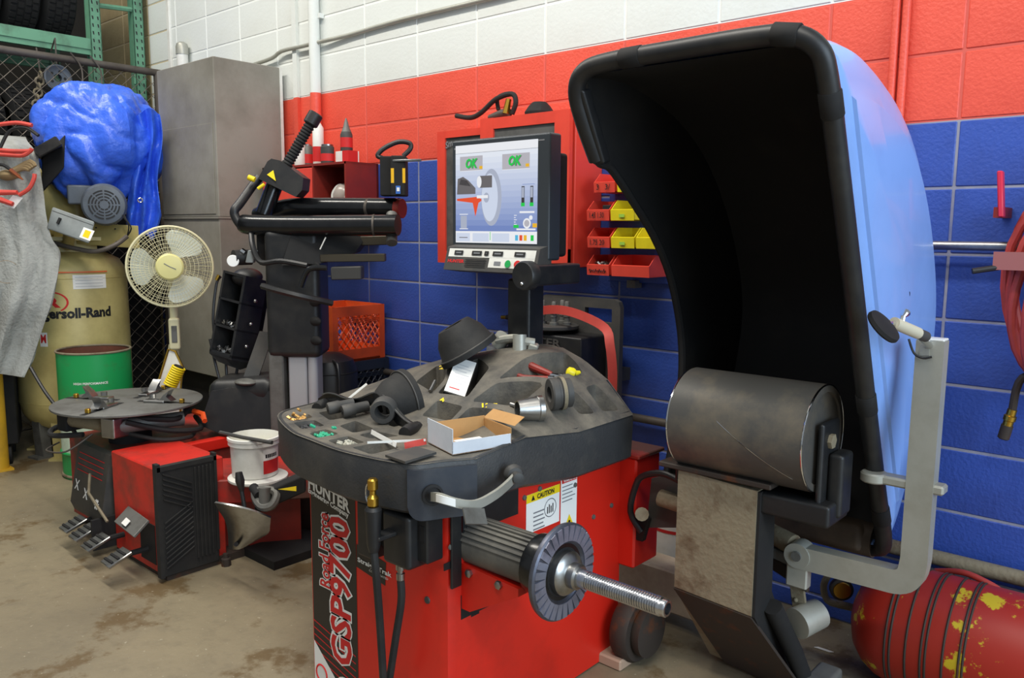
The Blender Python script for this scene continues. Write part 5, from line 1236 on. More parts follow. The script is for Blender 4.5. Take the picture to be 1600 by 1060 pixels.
L = .245; prof = [(.021, 0), (.021, .04)]; nt_ = 30
for k in range(nt_): prof += [(.0178, .04+(L-.055)*k/nt_), (.0178, .04+(L-.055)*(k+.25)/nt_), (.0208, .04+(L-.055)*(k+.45)/nt_), (.0208, .04+(L-.055)*(k+.8)/nt_)]
prof += [(.019, L-.012), (.019, L-.003), (.017, L), (.0125, L), (.012, L-.03), (.001, L-.03)]
part('threaded_shaft', G().lathe(prof, (fx+.05, sy, sz), XA, 32), mat('bright_steel', (198, 200, 204), .24, 1, dirt=(130, 128, 124), amt=.5, scale=30), WB, ang=22)
# ---- monitor
my = -.85; mz0, mz1 = PY(700, 388, my).z, PY(858, 206, my).z; mx0, mx1 = PY(706, 300, my).x, PY(858, 300, my).x
mon = part('monitor', G().bb(mx0, mx1, my, my+.06, mz0-.03, mz1, .008), mat('dark_slate_bezel', (50, 56, 62), .42), WB)
part('monitor_housing', G().bb(mx0+.06, mx1-.012, my+.06, PX(893, 300, mx1).y, mz0-.02, mz1-.055, .012), m_blkm, WB)
S0 = PY(711, 377, my); S1 = PY(841, 218, my); sx0, sx1, sz0, sz1 = S0.x+.004, S1.x, PY(713, 379, my).z, PY(841, 217, my).z; SW, SH = sx1-sx0, sz1-sz0
O = V((sx0, my-.0005, sz0))
def em(name, rgb, s_=.9): return mat('screen_'+name, rgb, .3, emit=s_)
SM = [em('white', (248, 250, 255)), em('pale', (216, 226, 246)), em('blue', (128, 150, 206)), em('grey', (190, 188, 196)), em('green', (30, 210, 80)), em('dgrey', (110, 106, 108)), em('red', (240, 84, 44)), em('dark', (60, 58, 60)), em('orange', (246, 190, 40)), em('cyan', (90, 190, 230)), em('sil', (178, 186, 206))]
g = G(); n = 14
for k in range(n):   # the shaded backdrop the program draws
    f = k/(n-1); 
    mname = 'grad%d' % k; c0 = [120+(238-120)*f**.8, 142+(244-142)*f**.8, 202+(255-202)*f**.8]; SM.append(em(mname, c0)); rect(g, O, XA, ZA, 0, SW, SH*(.12+.80*k/n), SH*(.12+.80*(k+1)/n)+.0001, len(SM)-1, .0)
rect(g, O, XA, ZA, 0, SW, SH*.92, SH, 0, .0); rect(g, O, XA, ZA, 0, SW, 0, SH*.12, 0, .0)
rect(g, O, XA, ZA, 0, SW, SH*.915, SH*.918, 5, .0003)
def R_(x0, x1, y0, y1, k, e=.0006): rect(g, O, XA, ZA, x0*SW, x1*SW, y0*SH, y1*SH, k, e)
R_(.06, .35, .74, .885, 3); R_(.59, .91, .73, .88, 3); R_(.06, .35, .735, .74, 0); R_(.59, .91, .725, .73, 0)
for x in (.135, .665): textg(g, 'OK', O+XA*SW*(x+.008)+ZA*SH*.757, XA, ZA, SH*.1, SW*.15, .05, 5, .0009, .2); textg(g, 'OK', O+XA*SW*x+ZA*SH*.762, XA, ZA, SH*.1, SW*.15, .04, 4, .0014, .2)
R_(.31, .35, .75, .78, 8, .0012); R_(.865, .905, .745, .775, 8, .0012)
# machine picture: body, tray, shaft, wheel, roller
pts = lambda L_: [O+XA*SW*a+ZA*SH*b-YA*.0007 for a, b in L_]
g.mi(5).add(pts([(.02, .5), (.26, .5), (.26, .56), (.17, .64), (.1, .68), (.03, .66)]), [(0, 1, 2, 3, 4, 5)])
g.mi(7).add(pts([(.05, .6), (.2, .58), (.15, .64), (.07, .66)]), [(0, 1, 2, 3)])
g.mi(6).add(pts([(.02, .455), (.27, .47), (.36, .44), (.3, .41), (.26, .27), (.225, .41), (.02, .435)]), [(0, 1, 2, 3, 4, 5, 6)])
disc(g, O, XA, ZA, SW*.46, SH*.46, SW*.125, SH*.285, 10, .0009, 32); disc(g, O, XA, ZA, SW*.44, SH*.46, SW*.1, SH*.24, 1, .0012, 32); disc(g, O, XA, ZA, SW*.40, SH*.46, SW*.035, SH*.05, 10, .0015)
R_(.28, .42, .455, .485, 0, .0016); R_(.30, .47, .56, .68, 5, .0016); disc(g, O, XA, ZA, SW*.31, SH*.62, SW*.03, SH*.06, 0, .0019)
for x in (.82, .92): R_(x, x+.035, .38, .56, 7, .001); R_(x-.004, x+.039, .365, .40, 4, .0013); R_(x+.004, x+.03, .45, .55, 10, .0014)
R_(.83, .97, .575, .58, 2, .0012)
disc(g, O, XA, ZA, SW*.885, SH*.2, SW*.045, SH*.05, 0, .0011); disc(g, O, XA, ZA, SW*.885, SH*.2, SW*.03, SH*.033, 3, .0014); disc(g, O, XA, ZA, SW*.93, SH*.255, SW*.02, SH*.022, 0, .0012)
R_(.95, 1.0, .16, .2, 8, .0013)
for k in range(6): R_(.735, .735+.02+.012*(k % 2), .165+.022*k, .172+.022*k, 0, .0011)
R_(.73, .79, .155, .185, 4, .0012)
R_(.07, .15, .15, .28, 10, .0012)
for y in (.14, .29): R_(.055, .165, y, y+.008, 0, .0014)
textg(g, 'MAX Tire', O+XA*SW*.8+ZA*SH*.295, XA, ZA, SH*.026, SW*.17, .03, 0, .0012) if False else R_(.80, .97, .30, .318, 0, .0012)
textg(g, 'StraightTrak', O+XA*SW*.765+ZA*SH*.128, XA, ZA, SH*.026, SW*.22, .02, 0, .0012) if False else R_(.765, .985, .133, .15, 0, .0012)
for x0, x1 in ((.0, .2), (.215, .44), (.46, .69)): R_(x0+.01, x1-.01, .015, .1, 1, .0008)
R_(.05, .16, .05, .058, 5, .0012); R_(.445, .452, .03, .115, 4, .0012)
for k, (x, m_) in enumerate(((.75, 9), (.8, 6), (.85, 8), (.93, 4))): R_(x, x+.035, .03, .085, m_, .0012)
part('screen', g, SM, mon, 'lit screen showing a balanced wheel and two green OK readings')
part('bezel_mark', rect(G(), (mx0+.012, my, mz1-.03), XA, ZA, 0, .022, 0, .006), m_inkg, mon); part('bezel_mark', rect(G(), (mx1-.08, my, mz1-.024), XA, ZA, 0, .06, 0, .004), m_inkg, mon)
# control panel below
k0, k1 = PY(695, 421, my-.05), PY(838, 430, my-.05)
pz0, pz1, pzx0, pzx1 = k0.z-.0, PY(703, 380, my-.03).z, k0.x, PY(839, 400, my-.05).x
py_ = my-.035
cp_ = part('control_panel', G().prism([(pzx0, my+.02, pz1), (pzx0, py_, pz1-.012), (pzx0, py_-.022, pz0), (pzx0, my+.02, pz0-.01)], (pzx1-pzx0, 0, 0)), m_dkgrey, WB)
up = (V((0, py_, pz1-.012))-V((0, py_-.022, pz0))).normalized(); O = V((pzx0, py_-.022, pz0)); PW, PH = pzx1-pzx0, (pz1-.012-pz0)
g = G(); F = lambda a, b, c2, d, k, e=.0008: rect(g, O, XA, up, a*PW, b*PW, c2*PH, d*PH, k, e)
F(.03, .97, .60, .97, 0); F(.50, .97, .18, .62, 0)
for k, (a, b) in enumerate(((.10, .20), (.30, .41), (.44, .485), (.53, .64), (.76, .87))): F(a, b, .68, .88, 1, .003); F(a+.02, b-.02, .75, .81, 2, .0036)
F(.56, .63, .28, .45, 2, .002)
disc(g, O, XA, up, PW*.71, PH*.36, PW*.03, PH*.16, 3, .004); disc(g, O, XA, up, PW*.81, PH*.36, PW*.035, PH*.16, 4, .004)
for k in range(4): F(.24, .47, .18+.095*k, .225+.095*k, 1, .003)
textg(g, 'HUNTER', O+XA*PW*.035+up*PH*.33, XA, up, PH*.15, PW*.19, .04, 4, .001)
part('panel_keys', g, [m_pw, m_ink, m_inkg, mat('green_button', (30, 160, 80), .4), m_inkr], cp_)
# post and support bar
kc = PY(818, 431, my-.1); bar_x, bar_z = kc.x, kc.z
part('support_bar', G().bb(bar_x-.03, bar_x+.03, kc.y+.02, PX(896, 425, bar_x).y, bar_z-.032, bar_z+.032, .008), m_blk, WB)
kb = part('bar_knob', G().lathe([(.044, 0), (.044, -.03), (.040, -.036), (.001, -.036)], (bar_x, kc.y+.03, bar_z), YA, 32), m_blk, WB)
part('knob_screw', G().ball((bar_x, kc.y-.007, bar_z-.024), .006, n=10, m=6), m_chrome, kb)
p_x, p_y = PY(818, 500, -.80).x, -.80
part('monitor_post', G().bb(p_x-.047, p_x+.047, p_y-.03, p_y+.05, .90, bar_z-.02, .01), m_blk, WB)
# silver clamp at the foot of the post
a = on_tray(802, 545); 
part('post_clamp', G().tube([PD(778, 533, 2.62), PD(790, 530, 2.6), PD(806, 529, 2.58), PD(818, 533, 2.56), PD(835, 536, 2.56)], .014, 10, sm=3).cyl(PD(812, 549, 2.56), PD(812, 523, 2.56), .022, n=18).box(PD(833, 544, 2.56), (.03, .03, .03), (.2, .3, .6), .004).cyl(PD(778, 538, 2.64), PD(787, 526, 2.62), .026, n=18), m_alu, WB)
part('rear_lip', G().tube([PY(790, 548, -.78), PY(830, 543, -.77), PY(862, 545, -.77), PY(872, 550, -.78)], .012, 10, sm=3), m_tray, tray)

# ---- load roller and its arm
ry, rz_, rr = -.72, .825, .142; r0, r1 = 1.968, 2.352
ro = part('load_roller', G().lathe([(rr-.02, 0), (rr-.004, 0), (rr, .004), (rr, r1-r0-.004), (rr-.004, r1-r0), (rr-.02, r1-r0), (rr-.022, r1-r0-.006), (.02, r1-r0-.006)], (r0, ry, rz_), XA, 64), m_roller, WB)
part('bright_edge', G().torus((r0+.002, ry, rz_), XA, rr-.001, .0025, 64, 6), m_chrome, ro)
part('bright_edge', G().torus((r1-.002, ry, rz_), XA, rr-.001, .0025, 64, 6), m_chrome, ro)
g = G(); g.sheet([[V((r0+.15+.2*f+.0, ry-(rr+.0006)*math.cos(math.radians(14-52*f)), rz_+(rr+.0006)*math.sin(math.radians(14-52*f)))), V((r0+.15+.2*f+.003, ry-(rr+.0006)*math.cos(math.radians(12.6-52*f)), rz_+(rr+.0006)*math.sin(math.radians(12.6-52*f))))] for f in [k/16 for k in range(17)]], .0004)
part('scratch', g, m_chrome, ro)
yk = part('roller_yoke', G().bb(r1+.004, r1+.02, ry-.055, ry+.06, rz_-.19, rz_+.05, .008).bb(r1+.02, r1+.06, ry-.02, ry+.06, rz_-.20, rz_-.03, .012).bb(r0+.02, r1+.05, ry-.07, ry+.07, rz_-.215, rz_-.155, .01).bb(r0-.02, r0-.004, ry-.05, ry+.06, rz_-.19, rz_+.03, .008), m_blk, WB)
part('axle_nut', G().cyl((r1+.018, ry-.01, rz_), (r1+.03, ry-.01, rz_), .02, n=6), m_rust, yk)
ax0, ax1 = PY(1060, 730, -.80).x, PY(1195, 760, -.80).x
arm_poly = [(0, -.80, .685), (0, -.80, .335), (0, -.56, .03), (0, -.45, .03), (0, -.69, .36), (0, -.70, .685)]
la = part('roller_arm', G().prism([V((ax0, p[1], p[2])) for p in arm_poly], (ax1-ax0-.02, 0, -.012)), m_rust, WB)
part('lower_plate', G().prism([V((ax0-.002, -.802, .33)), V((ax0+.05, -.56, .02)), V((ax1+.06, -.56, .005)), V((ax1-.02, -.802, .318))], (0, .012, 0)), m_rustd, la)
part('side_plate', G().prism([V((ax1-.0195, -.797, .67)), V((ax1-.0195, -.797, .32)), V((ax1-.0195, -.56, .02)), V((ax1-.0195, -.455, .02)), V((ax1-.0195, -.692, .36)), V((ax1-.0195, -.702, .67))], (.008, 0, 0)), m_blkm, la)
part('edge_pipe', G().tube([V((ax1+.005, -.72, .33)), V((ax1+.03, -.62, .17)), V((ax1+.045, -.54, .03))], .026, 14), m_blkm, la)
part('arm_ledge', G().bb(ax0-.06, ax1+.02, -.81, -.60, .685, .70, .003), m_rustd, la)
part('foot_block', G().bb(ax1+.05, ax1+.12, -.60, -.46, 0, .085, .012), m_midgrey, la)
# pivot bracket left of the arm
pb_ = part('pivot_bracket', G().tube([PY(1002, 832, -.72), PY(985, 800, -.72), PY(993, 760, -.72), PY(1005, 744, -.72), PY(1035, 740, -.72), PY(1062, 752, -.72)], .010, 10, sm=4), m_blk, WB)
part('bracket_plate', G().prism([PY(1018, 748, -.68), PY(1050, 742, -.68), PY(1075, 760, -.68), PY(1075, 825, -.68), PY(1010, 825, -.68)], (0, .012, 0)), m_dkgrey, pb_)
part('cross_tube', G().cyl(PY(1032, 778, -.70), PY(1075, 792, -.70), .026, n=20), m_rust, pb_)
part('bolt_head', G().cyl(PY(1003, 804, -.76), PY(1003, 804, -.70), .021, n=12), m_rust, pb_)
part('lower_link', G().abox(PY(985, 842, -.70), (.045, 0, 0), (.02, 0, .08), (0, .02, 0), .003), m_blkm, pb_)
part('base_beam', G().abox(V((1.50, -.46, .06)), (.46, 0, 0), (0, .12, 0), (0, 0, .15), .006), mat('beige_beam', (182, 166, 146), .55, dirt=(136, 112, 92), amt=.7, scale=6), WB)
part('pulley', G().lathe([(.03, 0), (.1, .0), (.108, .012), (.108, .05), (.1, .062), (.03, .062)], (1.755, -.70, .109), XA, 40), m_rustd, WB)
part('pulley', G().lathe([(.03, 0), (.075, .0), (.08, .01), (.08, .03), (.03, .04)], (1.818, -.70, .109), XA, 32), m_rustd, WB)
# ---- hood
H0, H1 = 1.83, 2.44
back = cat([V((0, y, z)) for y, z in ((-1.10, 1.752), (-.98, 1.762), (-.85, 1.75), (-.66, 1.70), (-.47, 1.60), (-.31, 1.44), (-.195, 1.25), (-.15, 1.10), (-.16, .97), (-.215, .80), (-.30, .62), (-.385, .51), (-.44, .468))], 4)
fl_ = [V((0, -1.10+.66*f, 1.752-1.284*f)) for f in [k/24 for k in range(25)]]
nbk = len(back); cen = V((0, -.55, 1.2))
def inset(p, s_): return cen+(p-cen)*s_
def ringX(pts, x, s_=1): return [V((x, *(inset(p, s_)).yz)) for p in pts]
closed = back+fl_[::-1][1:-1]
g = G(); shell_x = [H0, H0+.05, H1-.06, H1-.02]
g.grid([ringX(back, x, s_) for x, s_ in ((H0, .97), (H0+.03, 1), (H1-.05, 1), (H1-.018, .992), (H1, .972))])
N = len(closed)
rg = [ringX(closed, x, s_) for x, s_ in ((H1, .972), (H1+.014, .93), (H1+.022, .86), (H1+.026, .80), (H1+.034, .785), (H1+.042, .60), (H1+.046, .3), (H1+.047, .01))]
g.add([p for r_ in rg for p in r_], [(k*N+i, k*N+(i+1) % N, (k+1)*N+(i+1) % N, (k+1)*N+i) for k in range(len(rg)-1) for i in range(N)])
hood = part('hood_shell', g, m_hood, WB, ang=40)
g = G(); g.grid([ringX(back, x, s_) for x, s_ in ((H0, .955), (H0+.02, .982), (H1-.05, .982), (H1-.012, .96))])
g.add(ringX(closed, H1-.012, .962), [tuple(range(N))])
part('hood_liner', g, m_liner, hood, ang=40)
for z, hh in ((.0, 1),):
    g = G()
    for f0 in (.25, .45, .65): 
        pass
# left inner wall with wheel cut-out
cut = cat([V((0, y, z)) for y, z in ((-1.06, 1.60), (-1.02, 1.535), (-.96, 1.52), (-.86, 1.445), (-.735, 1.34), (-.64, 1.225), (-.575, 1.085), (-.548, .96), (-.555, .84), (-.59, .70), (-.62, .60))], 4)
m_ = len(back); cutr = [cut[min(len(cut)-1, int(round(i/(m_-1)*(len(cut)-1))))] for i in range(m_)]
L0 = [V((H0, *inset(p, .975).yz)) for p in back]; L1 = [V((H0, p.y, p.z)) for p in cutr]
part('hood_left_wall', G().sheet([[a, a.lerp(b, .5), b] for a, b in zip(L0, L1)], .012), m_liner, hood)
part('cutout_edge', G().tube([V((H0+.004, p.y, p.z)) for p in cut], .012, 8), m_liner, hood)
part('hood_left_lip', G().abox(V((H0-.012, -1.125, 1.70)), (.04, 0, 0), (0, .10, -.175), (0, .035, .01), .008), m_blk, hood)
# padded edge trim
rim_pts = [V((H0, -1.02, 1.54)), V((H0-.004, -1.075, 1.63)), V((H0, -1.112, 1.70)), V((H0+.03, -1.124, 1.742)), V((H0+.10, -1.126, 1.757)), V((H0+.30, -1.126, 1.760)), V((H1-.14, -1.126, 1.760)), V((H1-.05, -1.124, 1.752)), V((H1-.004, -1.108, 1.722)), V((H1+.008, -1.08, 1.665)), V((H1+.008, -1.0, 1.515)), V((H1+.008, -.85, 1.22)), V((H1+.006, -.70, .93)), V((H1+.004, -.56, .67)), V((H1, -.46, .50)), V((H1-.03, -.42, .455)), V((H1-.12, -.40, .44))]
rp = cat(rim_pts, 5)
tr_ = part('edge_trim', G().tube(rp, .0225, 14), m_blk, hood)
for k in (22, 34, 47, 60, 67): 
    q = rp[k]; d_ = (rp[k+1]-rp[k-1]).normalized(); part('trim_sleeve', G().lathe([(.0232, -.028), (.0245, -.026), (.0245, .026), (.0232, .028)], q, d_, 16), m_blkm, tr_)
part('hood_pivot', G().bb(2.02, 2.38, -.46, -.34, .44, .52, .02).cyl((2.02, -.40, .47), (2.40, -.40, .47), .05, n=20), mat('dusty_brown_plastic', (74, 62, 50), .7, dirt=(40, 34, 30), amt=.8, scale=8), WB)
part('hood_support', G().bb(1.95, 2.03, -.50, -.36, .0, .48, .01), m_blkm, WB)
# ---- outer measuring arm
ay_ = -.62
pv, cn, tp_ = PY(1250, 868, ay_), PY(1432, 905, ay_), PY(1460, 532, ay_)
xv = PY(1440, 760, ay_).x
path = [pv, V((xv-.08, ay_, pv.z+.005)), V((xv-.035, ay_, pv.z+.008)), V((xv-.008, ay_, pv.z+.03)), V((xv, ay_, pv.z+.075)), V((xv, ay_, tp_.z))]
pth = [pv]+cat(path[1:5], 4)+[path[5]]
rows = []; hw, hd = .032, .022
vs = []; fs = []
for i, p in enumerate(pth):
    tg = (pth[min(i+1, len(pth)-1)]-pth[max(i-1, 0)]).normalized(); nrm = tg.cross(YA).normalized()
    vs += [p+nrm*hw-YA*hd, p+nrm*hw+YA*hd, p-nrm*hw+YA*hd, p-nrm*hw-YA*hd]
for i in range(len(pth)-1):
    for k in range(4): fs.append((i*4+k, i*4+(k+1) % 4, (i+1)*4+(k+1) % 4, (i+1)*4+k))
fs += [(3, 2, 1, 0), tuple(len(vs)-4+k for k in range(4))]
oa = part('outer_arm', G().add(vs, fs), m_alu, WB)
part('arm_hinge', G().lathe([(.036, -.026), (.036, .026)], pv+V((0, 0, .005)), YA, 24), m_alu, oa)
part('hinge_bolt', G().lathe([(.014, 0), (.014, .006), (.008, .006)], pv+V((0, -.026, .005)), -YA, 16), m_midgrey, oa)
part('hinge_drop', G().abox(pv+V((-.03, -.02, -.09)), (.06, 0, 0), (0, .035, 0), (0, 0, .08), .004), m_alu, oa)
part('hinge_barrel', G().cyl(PY(1200, 832, ay_+.05), PY(1240, 852, ay_+.02), .03, n=18), m_rust, oa)
part('hinge_link', G().abox(PY(1203, 872, ay_), PY(1238, 888, ay_)-PY(1203, 872, ay_), (0, 0, .03), YA*.03, .004), m_midgrey, oa)
b0 = PY(1205, 875, ay_+.02); b1 = PY(1262, 912, ay_+.02)
part('rusty_link', G().abox(b0-V((0, 0, .03)), b1-b0, (0, 0, .04), YA*.02, .003), m_rustd, oa)
p0 = PY(1232, 905, ay_+.03); p1 = PY(1240, 968, ay_+.03)
rl = part('rusty_plate', G().abox(p1, PY(1262, 970, ay_+.03)-p1, p0-p1, YA*.01, .002), m_rust, oa)
for (x, y) in ((1243, 938), (1254, 954), (1258, 902)): part('rivet', G().ball(PY(x, y, ay_+.028), .007, n=10, m=6), m_rust, rl)
part('roller_foot', G().lathe([(.044, 0), (.044, .004), (.042, .085), (.03, .086)], PY(1245, 975, ay_-.01), V((.35, .9, .15)), 24), m_alu, oa)
part('arm_clamp', G().lathe([(.03, 0), (.034, .004), (.034, .022), (.03, .026)], PY(1366, 745, ay_+.0)-V((0, 0, .013)), ZA, 24).abox(PY(1366, 745, ay_)+V((0, -.02, -.012)), (xv+.055-PY(1366, 745, ay_).x, 0, 0), (0, .045, 0), (0, 0, .024), .005), m_alu, oa)
part('end_cap', G().box((xv, ay_, tp_.z+.003), (.062, .043, .006), None, .002), m_pw, oa)
sh = [PX(1434, 521, 2.56), PX(1397, 505, 2.535)]
part('sensor_barrel', G().cyl(sh[0], sh[1], .014, n=16), mat('cream_plastic', (204, 196, 172), .5), oa)
part('barrel_stem', G().cyl(sh[1], PX(1380, 510, 2.527), .006, n=10), m_chrome, oa)
part('barrel_mount', G().cyl(sh[0], V((xv, ay_, tp_.z-.02)), .009, n=10), m_chrome, oa)
part('barrel_end', G().cyl(sh[0]+(sh[0]-sh[1])*.35, sh[0], .013, n=16), m_dkgrey, oa)
dd = (sh[1]-sh[0]).normalized(); _da = (CM @ V((.55, .62, .62))).normalized()
part('rubber_disc', G().lathe([(.042, 0), (.044, .004), (.042, .012), (.02, .016)], PX(1377, 513, 2.525), _da, 28), m_blkm, oa)
part('lock_lever', G().tube([sh[1].lerp(sh[0], .3), PX(1411, 495, 2.545), PX(1415, 489, 2.545)], [.006, .006, .011], 10), m_chrome, oa)
part('sensor_cable', G().tube([PY(1420, 530, ay_-.025), PY(1428, 552, ay_-.03), PY(1442, 560, ay_-.03), PY(1456, 558, ay_-.025)], .003, 6, sm=4), m_blk, oa)
part('arm_cap_bracket', G().prism([PY(1438, 527, ay_-.02), PY(1452, 535, ay_-.024), PY(1452, 556, ay_-.024), PY(1436, 556, ay_-.024)], (0, .02, 0)), m_alu, oa)
# white pail behind the machine
a = V((1.64, -.19, 0))
t = thing('striped_pail', 'white pail with red stripe behind the rusty roller arm', 'pail', (a.x, -.17, 0))
part('pail_body', G().lathe([(.115, .0), (.13, .33), (.137, .332), (.137, .35), (.125, .35), (.12, .33)], (a.x, -.17, 0), ZA, 36, False), m_pw, t)
part('red_stripe', G().lathe([(.1283, .268), (.1288, .28)], (a.x, -.17, 0), ZA, 36, False), m_inkr, t)
part('lid', G().lathe([(.14, .35), (.14, .36), (.02, .362)], (a.x, -.17, 0), ZA, 36), m_pw, t)
# ================================================================ THINGS LYING ON THE TRAY
def cone(name, label, c, axis, rb, rs, h, hole):
    t = thing(name, label, 'cone', c)
    part('cone_body', G().lathe([(rb-.012, 0), (rb, .002), (rb, .018), (rb-.006, .022), (rb-.008, .024), (rs+(rb-rs)*.55, h*.62), (rs, h-.004), (rs-.004, h), (hole, h), (hole, h-.03), (.001, h-.03)], c, axis, 44, False), m_rub, t)
    part('rim_ring', G().torus(V(c)+V(axis).normalized()*.02, axis, rb-.003, .003, 44, 6), m_dkgrey, t)
    part('bore', G().lathe([(hole, 0), (hole-.002, .002)], V(c)+V(axis).normalized()*(h-.012), axis, 24, False), m_ink, t)
    return t
right = CM @ V((1, 0, 0)); upv = CM @ V((0, 1, 0)); tow = CM @ V((0, 0, 1))
cone('centring_cone', 'large black rubber cone perched on the white labelled box', PD(735, 553, 2.55), upv*.84-right*.5+tow*.12, .097, .056, .105, .03)
cone('centring_cone', 'large grey rubber cone lying on its side behind the wing nut', PD(640, 622, 2.46), -right*.80-upv*.25+tow*.55, .092, .05, .105, .026)
# box with the white label
bx_ = on_tray(712, 618); O = on_tray(692, 612, .006); u = PD(727, 623, (O-CL).dot(-tow)-.02)-O; v = PD(713, 556, (O-CL).dot(-tow)+.10)-O
w_ = u.cross(v).normalized(); w_ = w_ if w_.dot(tow) < 0 else -w_
t = thing('labelled_box', 'black box with white label leaning in the tray under a cone', 'box', bx_)
part('box_body', G().abox(O, u, v, w_*.05, .002), m_blk, t)
gg = rect(G(), O-w_*.001, u, v-u.normalized()*v.dot(u.normalized()), u.length*.03, u.length*.97, v.length*.02, v.length*.95, 0, .0)
lab = G().add([O+u*.04+v*.03-w_*.0015, O+u*.96+v*.03-w_*.0015, O+u*.96+v*.96-w_*.0015, O+u*.04+v*.96-w_*.0015], [(0, 1, 2, 3)])
lb = part('white_label', lab, m_paper, t)
g = G()
for k in range(7): g.mi(0).abox(O+u*.2+v*(.3+.08*k)-w_*.002, u*(.5+.15*(k % 2)), v*.012, w_*.0002)
g.mi(1).abox(O+u*.2+v*.14-w_*.002, u*.45, v*.025, w_*.0002)
part('label_print', g, [mat('pale_grey_ink', (190, 192, 198), .6), m_inkr], lb)
O = PD(756, 588, 2.62); t = thing('dark_carton', 'dark carton with teal print standing in the tray', 'box', O)
u = PD(788, 590, 2.60)-O; v = PD(760, 541, 2.66)-O; w_ = V((-.4, .8, 0))
part('carton', G().abox(O, u, v, w_*.06, .002), m_navy, t)
n_ = u.cross(v).normalized(); n_ = n_ if n_.dot(tow) > 0 else -n_
part('teal_print', G().abox(O+u*.45+v*.62+n_*.001, u*.5, v*.14, n_*.0005).abox(O+u*.08+v*.62+n_*.001, u*.2, v*.12, n_*.0005), m_teal, t)
# open white cardboard box with papers
O = on_tray(707, 712, .003); A_ = on_tray(799, 694, .003); Bq = on_tray(668, 692, .003)
O.z = A_.z = Bq.z = .803; u = (A_-O); v = (Bq-O); hz = V((0, 0, .052))
t = thing('card_box', 'open white cardboard box lying on the tray corner', 'box', O+(u+v)/2)
un, vn = u.normalized(), v.normalized()
for nm_, g in (('front_wall', G().abox(O, u, vn*.002, hz*.62)), ('back_wall', G().abox(O+v-vn*.002, u, vn*.002, hz)), ('left_wall', G().abox(O, un*.002, v, hz*1.25)), ('right_wall', G().abox(O+u-un*.002, un*.002, v, hz*.9)), ('bottom', G().abox(O, u, v, V((0, 0, .002))))):
    part(nm_, g, m_cardw if nm_ in ('front_wall', 'left_wall') else m_card, t)
part('inner_lining', G().abox(O+v-vn*.003+un*.002, u-un*.004, -vn*.001, hz*.98).abox(O+u-un*.0025+vn*.002, -un*.001, v*.96, hz*.88).abox(O+V((0, 0, .002))+un*.003+vn*.003, u*.96, v*.94, V((0, 0, .001))), m_card, t)
part('flap', G().abox(O+u+v-un*.002+hz*.9, -v*.9+un*.02, V((0, 0, .02))+un*.03, un*.002), m_card, t)
single('printed_slip', G().abox(O+u*.25+v*.3+V((0, 0, .012)), u*.45, v*.25, V((0, 0, .002))), m_paper, 'folded white slip inside the cardboard box', 'paper')
# collets
def sleeve(name, label, px, py, ax_, prof, m, lift):
    p = on_tray(px, py); p.z = hgt(p.x, p.y)+lift
    t = thing(name, label, 'sleeve', p); part('sleeve_body', G().lathe(prof, p, ax_, 32, False), m, t); return t, p
sl_ax = V((.2, .98, .04))
t, p = sleeve('tapered_collet', 'dark tapered steel collet on the tray beside the box', 808, 660, V((.5, .85, .0)), [(.022, 0), (.026, 0), (.034, .055), (.036, .057), (.036, .07), (.028, .07), (.022, 0)], m_steel, .034)
t, p = sleeve('ring_sleeve', 'heavy ring sleeve with rusty threads standing in the tray', 858, 642, V((.55, .82, .05)), [(.022, 0), (.043, 0), (.046, .004), (.046, .02), (.042, .022), (.042, .028), (.046, .03), (.046, .042), (.041, .045), (.041, .06), (.022, .06), (.022, 0)], m_dkgrey, .044)
part('rusty_band', G().lathe([(.0463, .031), (.0463, .041)], p, V((.55, .82, .05)), 32, False), m_rust, t)
# wing nut, sockets
t = thing('wing_nut', 'black wavy wing nut handle with ring lying across the tray', 'wing nut', on_tray(570, 660))
wp = cat([PD(x, y, d) for x, y, d in ((497, 629, 2.62), (508, 622, 2.58), (520, 622, 2.55), (540, 629, 2.5), (560, 630, 2.46), (580, 622, 2.42), (592, 621, 2.4), (605, 631, 2.36), (617, 648, 2.32), (632, 663, 2.28), (648, 672, 2.25))], 4)
rows = [[q-V((0, 0, .022)), q, q+V((0, 0, .012))] for q in wp]
part('handle_bar', G().sheet(rows, .014), m_blkg, t)
part('worn_edge', G().tube([q+V((0, 0, .014))+tow*.003 for q in wp[3:]], .0028, 6), m_steel, t)
part('centre_ring', G().lathe([(.022, 0), (.034, 0), (.037, .006), (.037, .04), (.03, .046), (.022, .046), (.022, 0)], PD(597, 645, 2.31), V((-.6, .75, .1)), 32, False), m_dkgrey, t)
for x, y, d, in ((503, 637, 2.56), (640, 676, 2.24)): part('grip', G().tube([PD(x-8, y+2, d-.03), PD(x, y-2, d), PD(x+12, y-8, d+.05)], [.018, .022, .018], 12, sm=3), m_blk, t)
for k, (x, y, lab_) in enumerate(((530, 648, 'dark impact socket lying left in the tray under wing nut'), (553, 652, 'dark impact socket lying right in the tray under wing nut'))):
    p = on_tray(x, y); p.z = .825
    t = thing('impact_socket', lab_, 'socket', p, 'sockets on the tray')
    d_ = V((.35, .9, .12)).normalized()
    part('socket_body', G().lathe([(.012, -.035), (.017, -.035), (.019, -.03), (.019, 0), (.016, .006), (.016, .045), (.008, .047)], p, d_, 20), m_dkgrey, t)
    part('square_drive', G().cyl(p-d_*.0352, p-d_*.036, .009, n=4), m_ink, t)
def slip(name, a, b, wd, m, label, cat_):
    d_ = (b-a); n_ = d_.cross(tow).normalized()*wd; return single(name, G().abox(a-n_/2, d_, n_, tow*-.002), m, label, cat_)
slip('zip_tie', PD(541, 626, 2.5), PD(573, 600, 2.56), .007, m_pw, 'white plastic stick pointing up from the tray', 'stick')
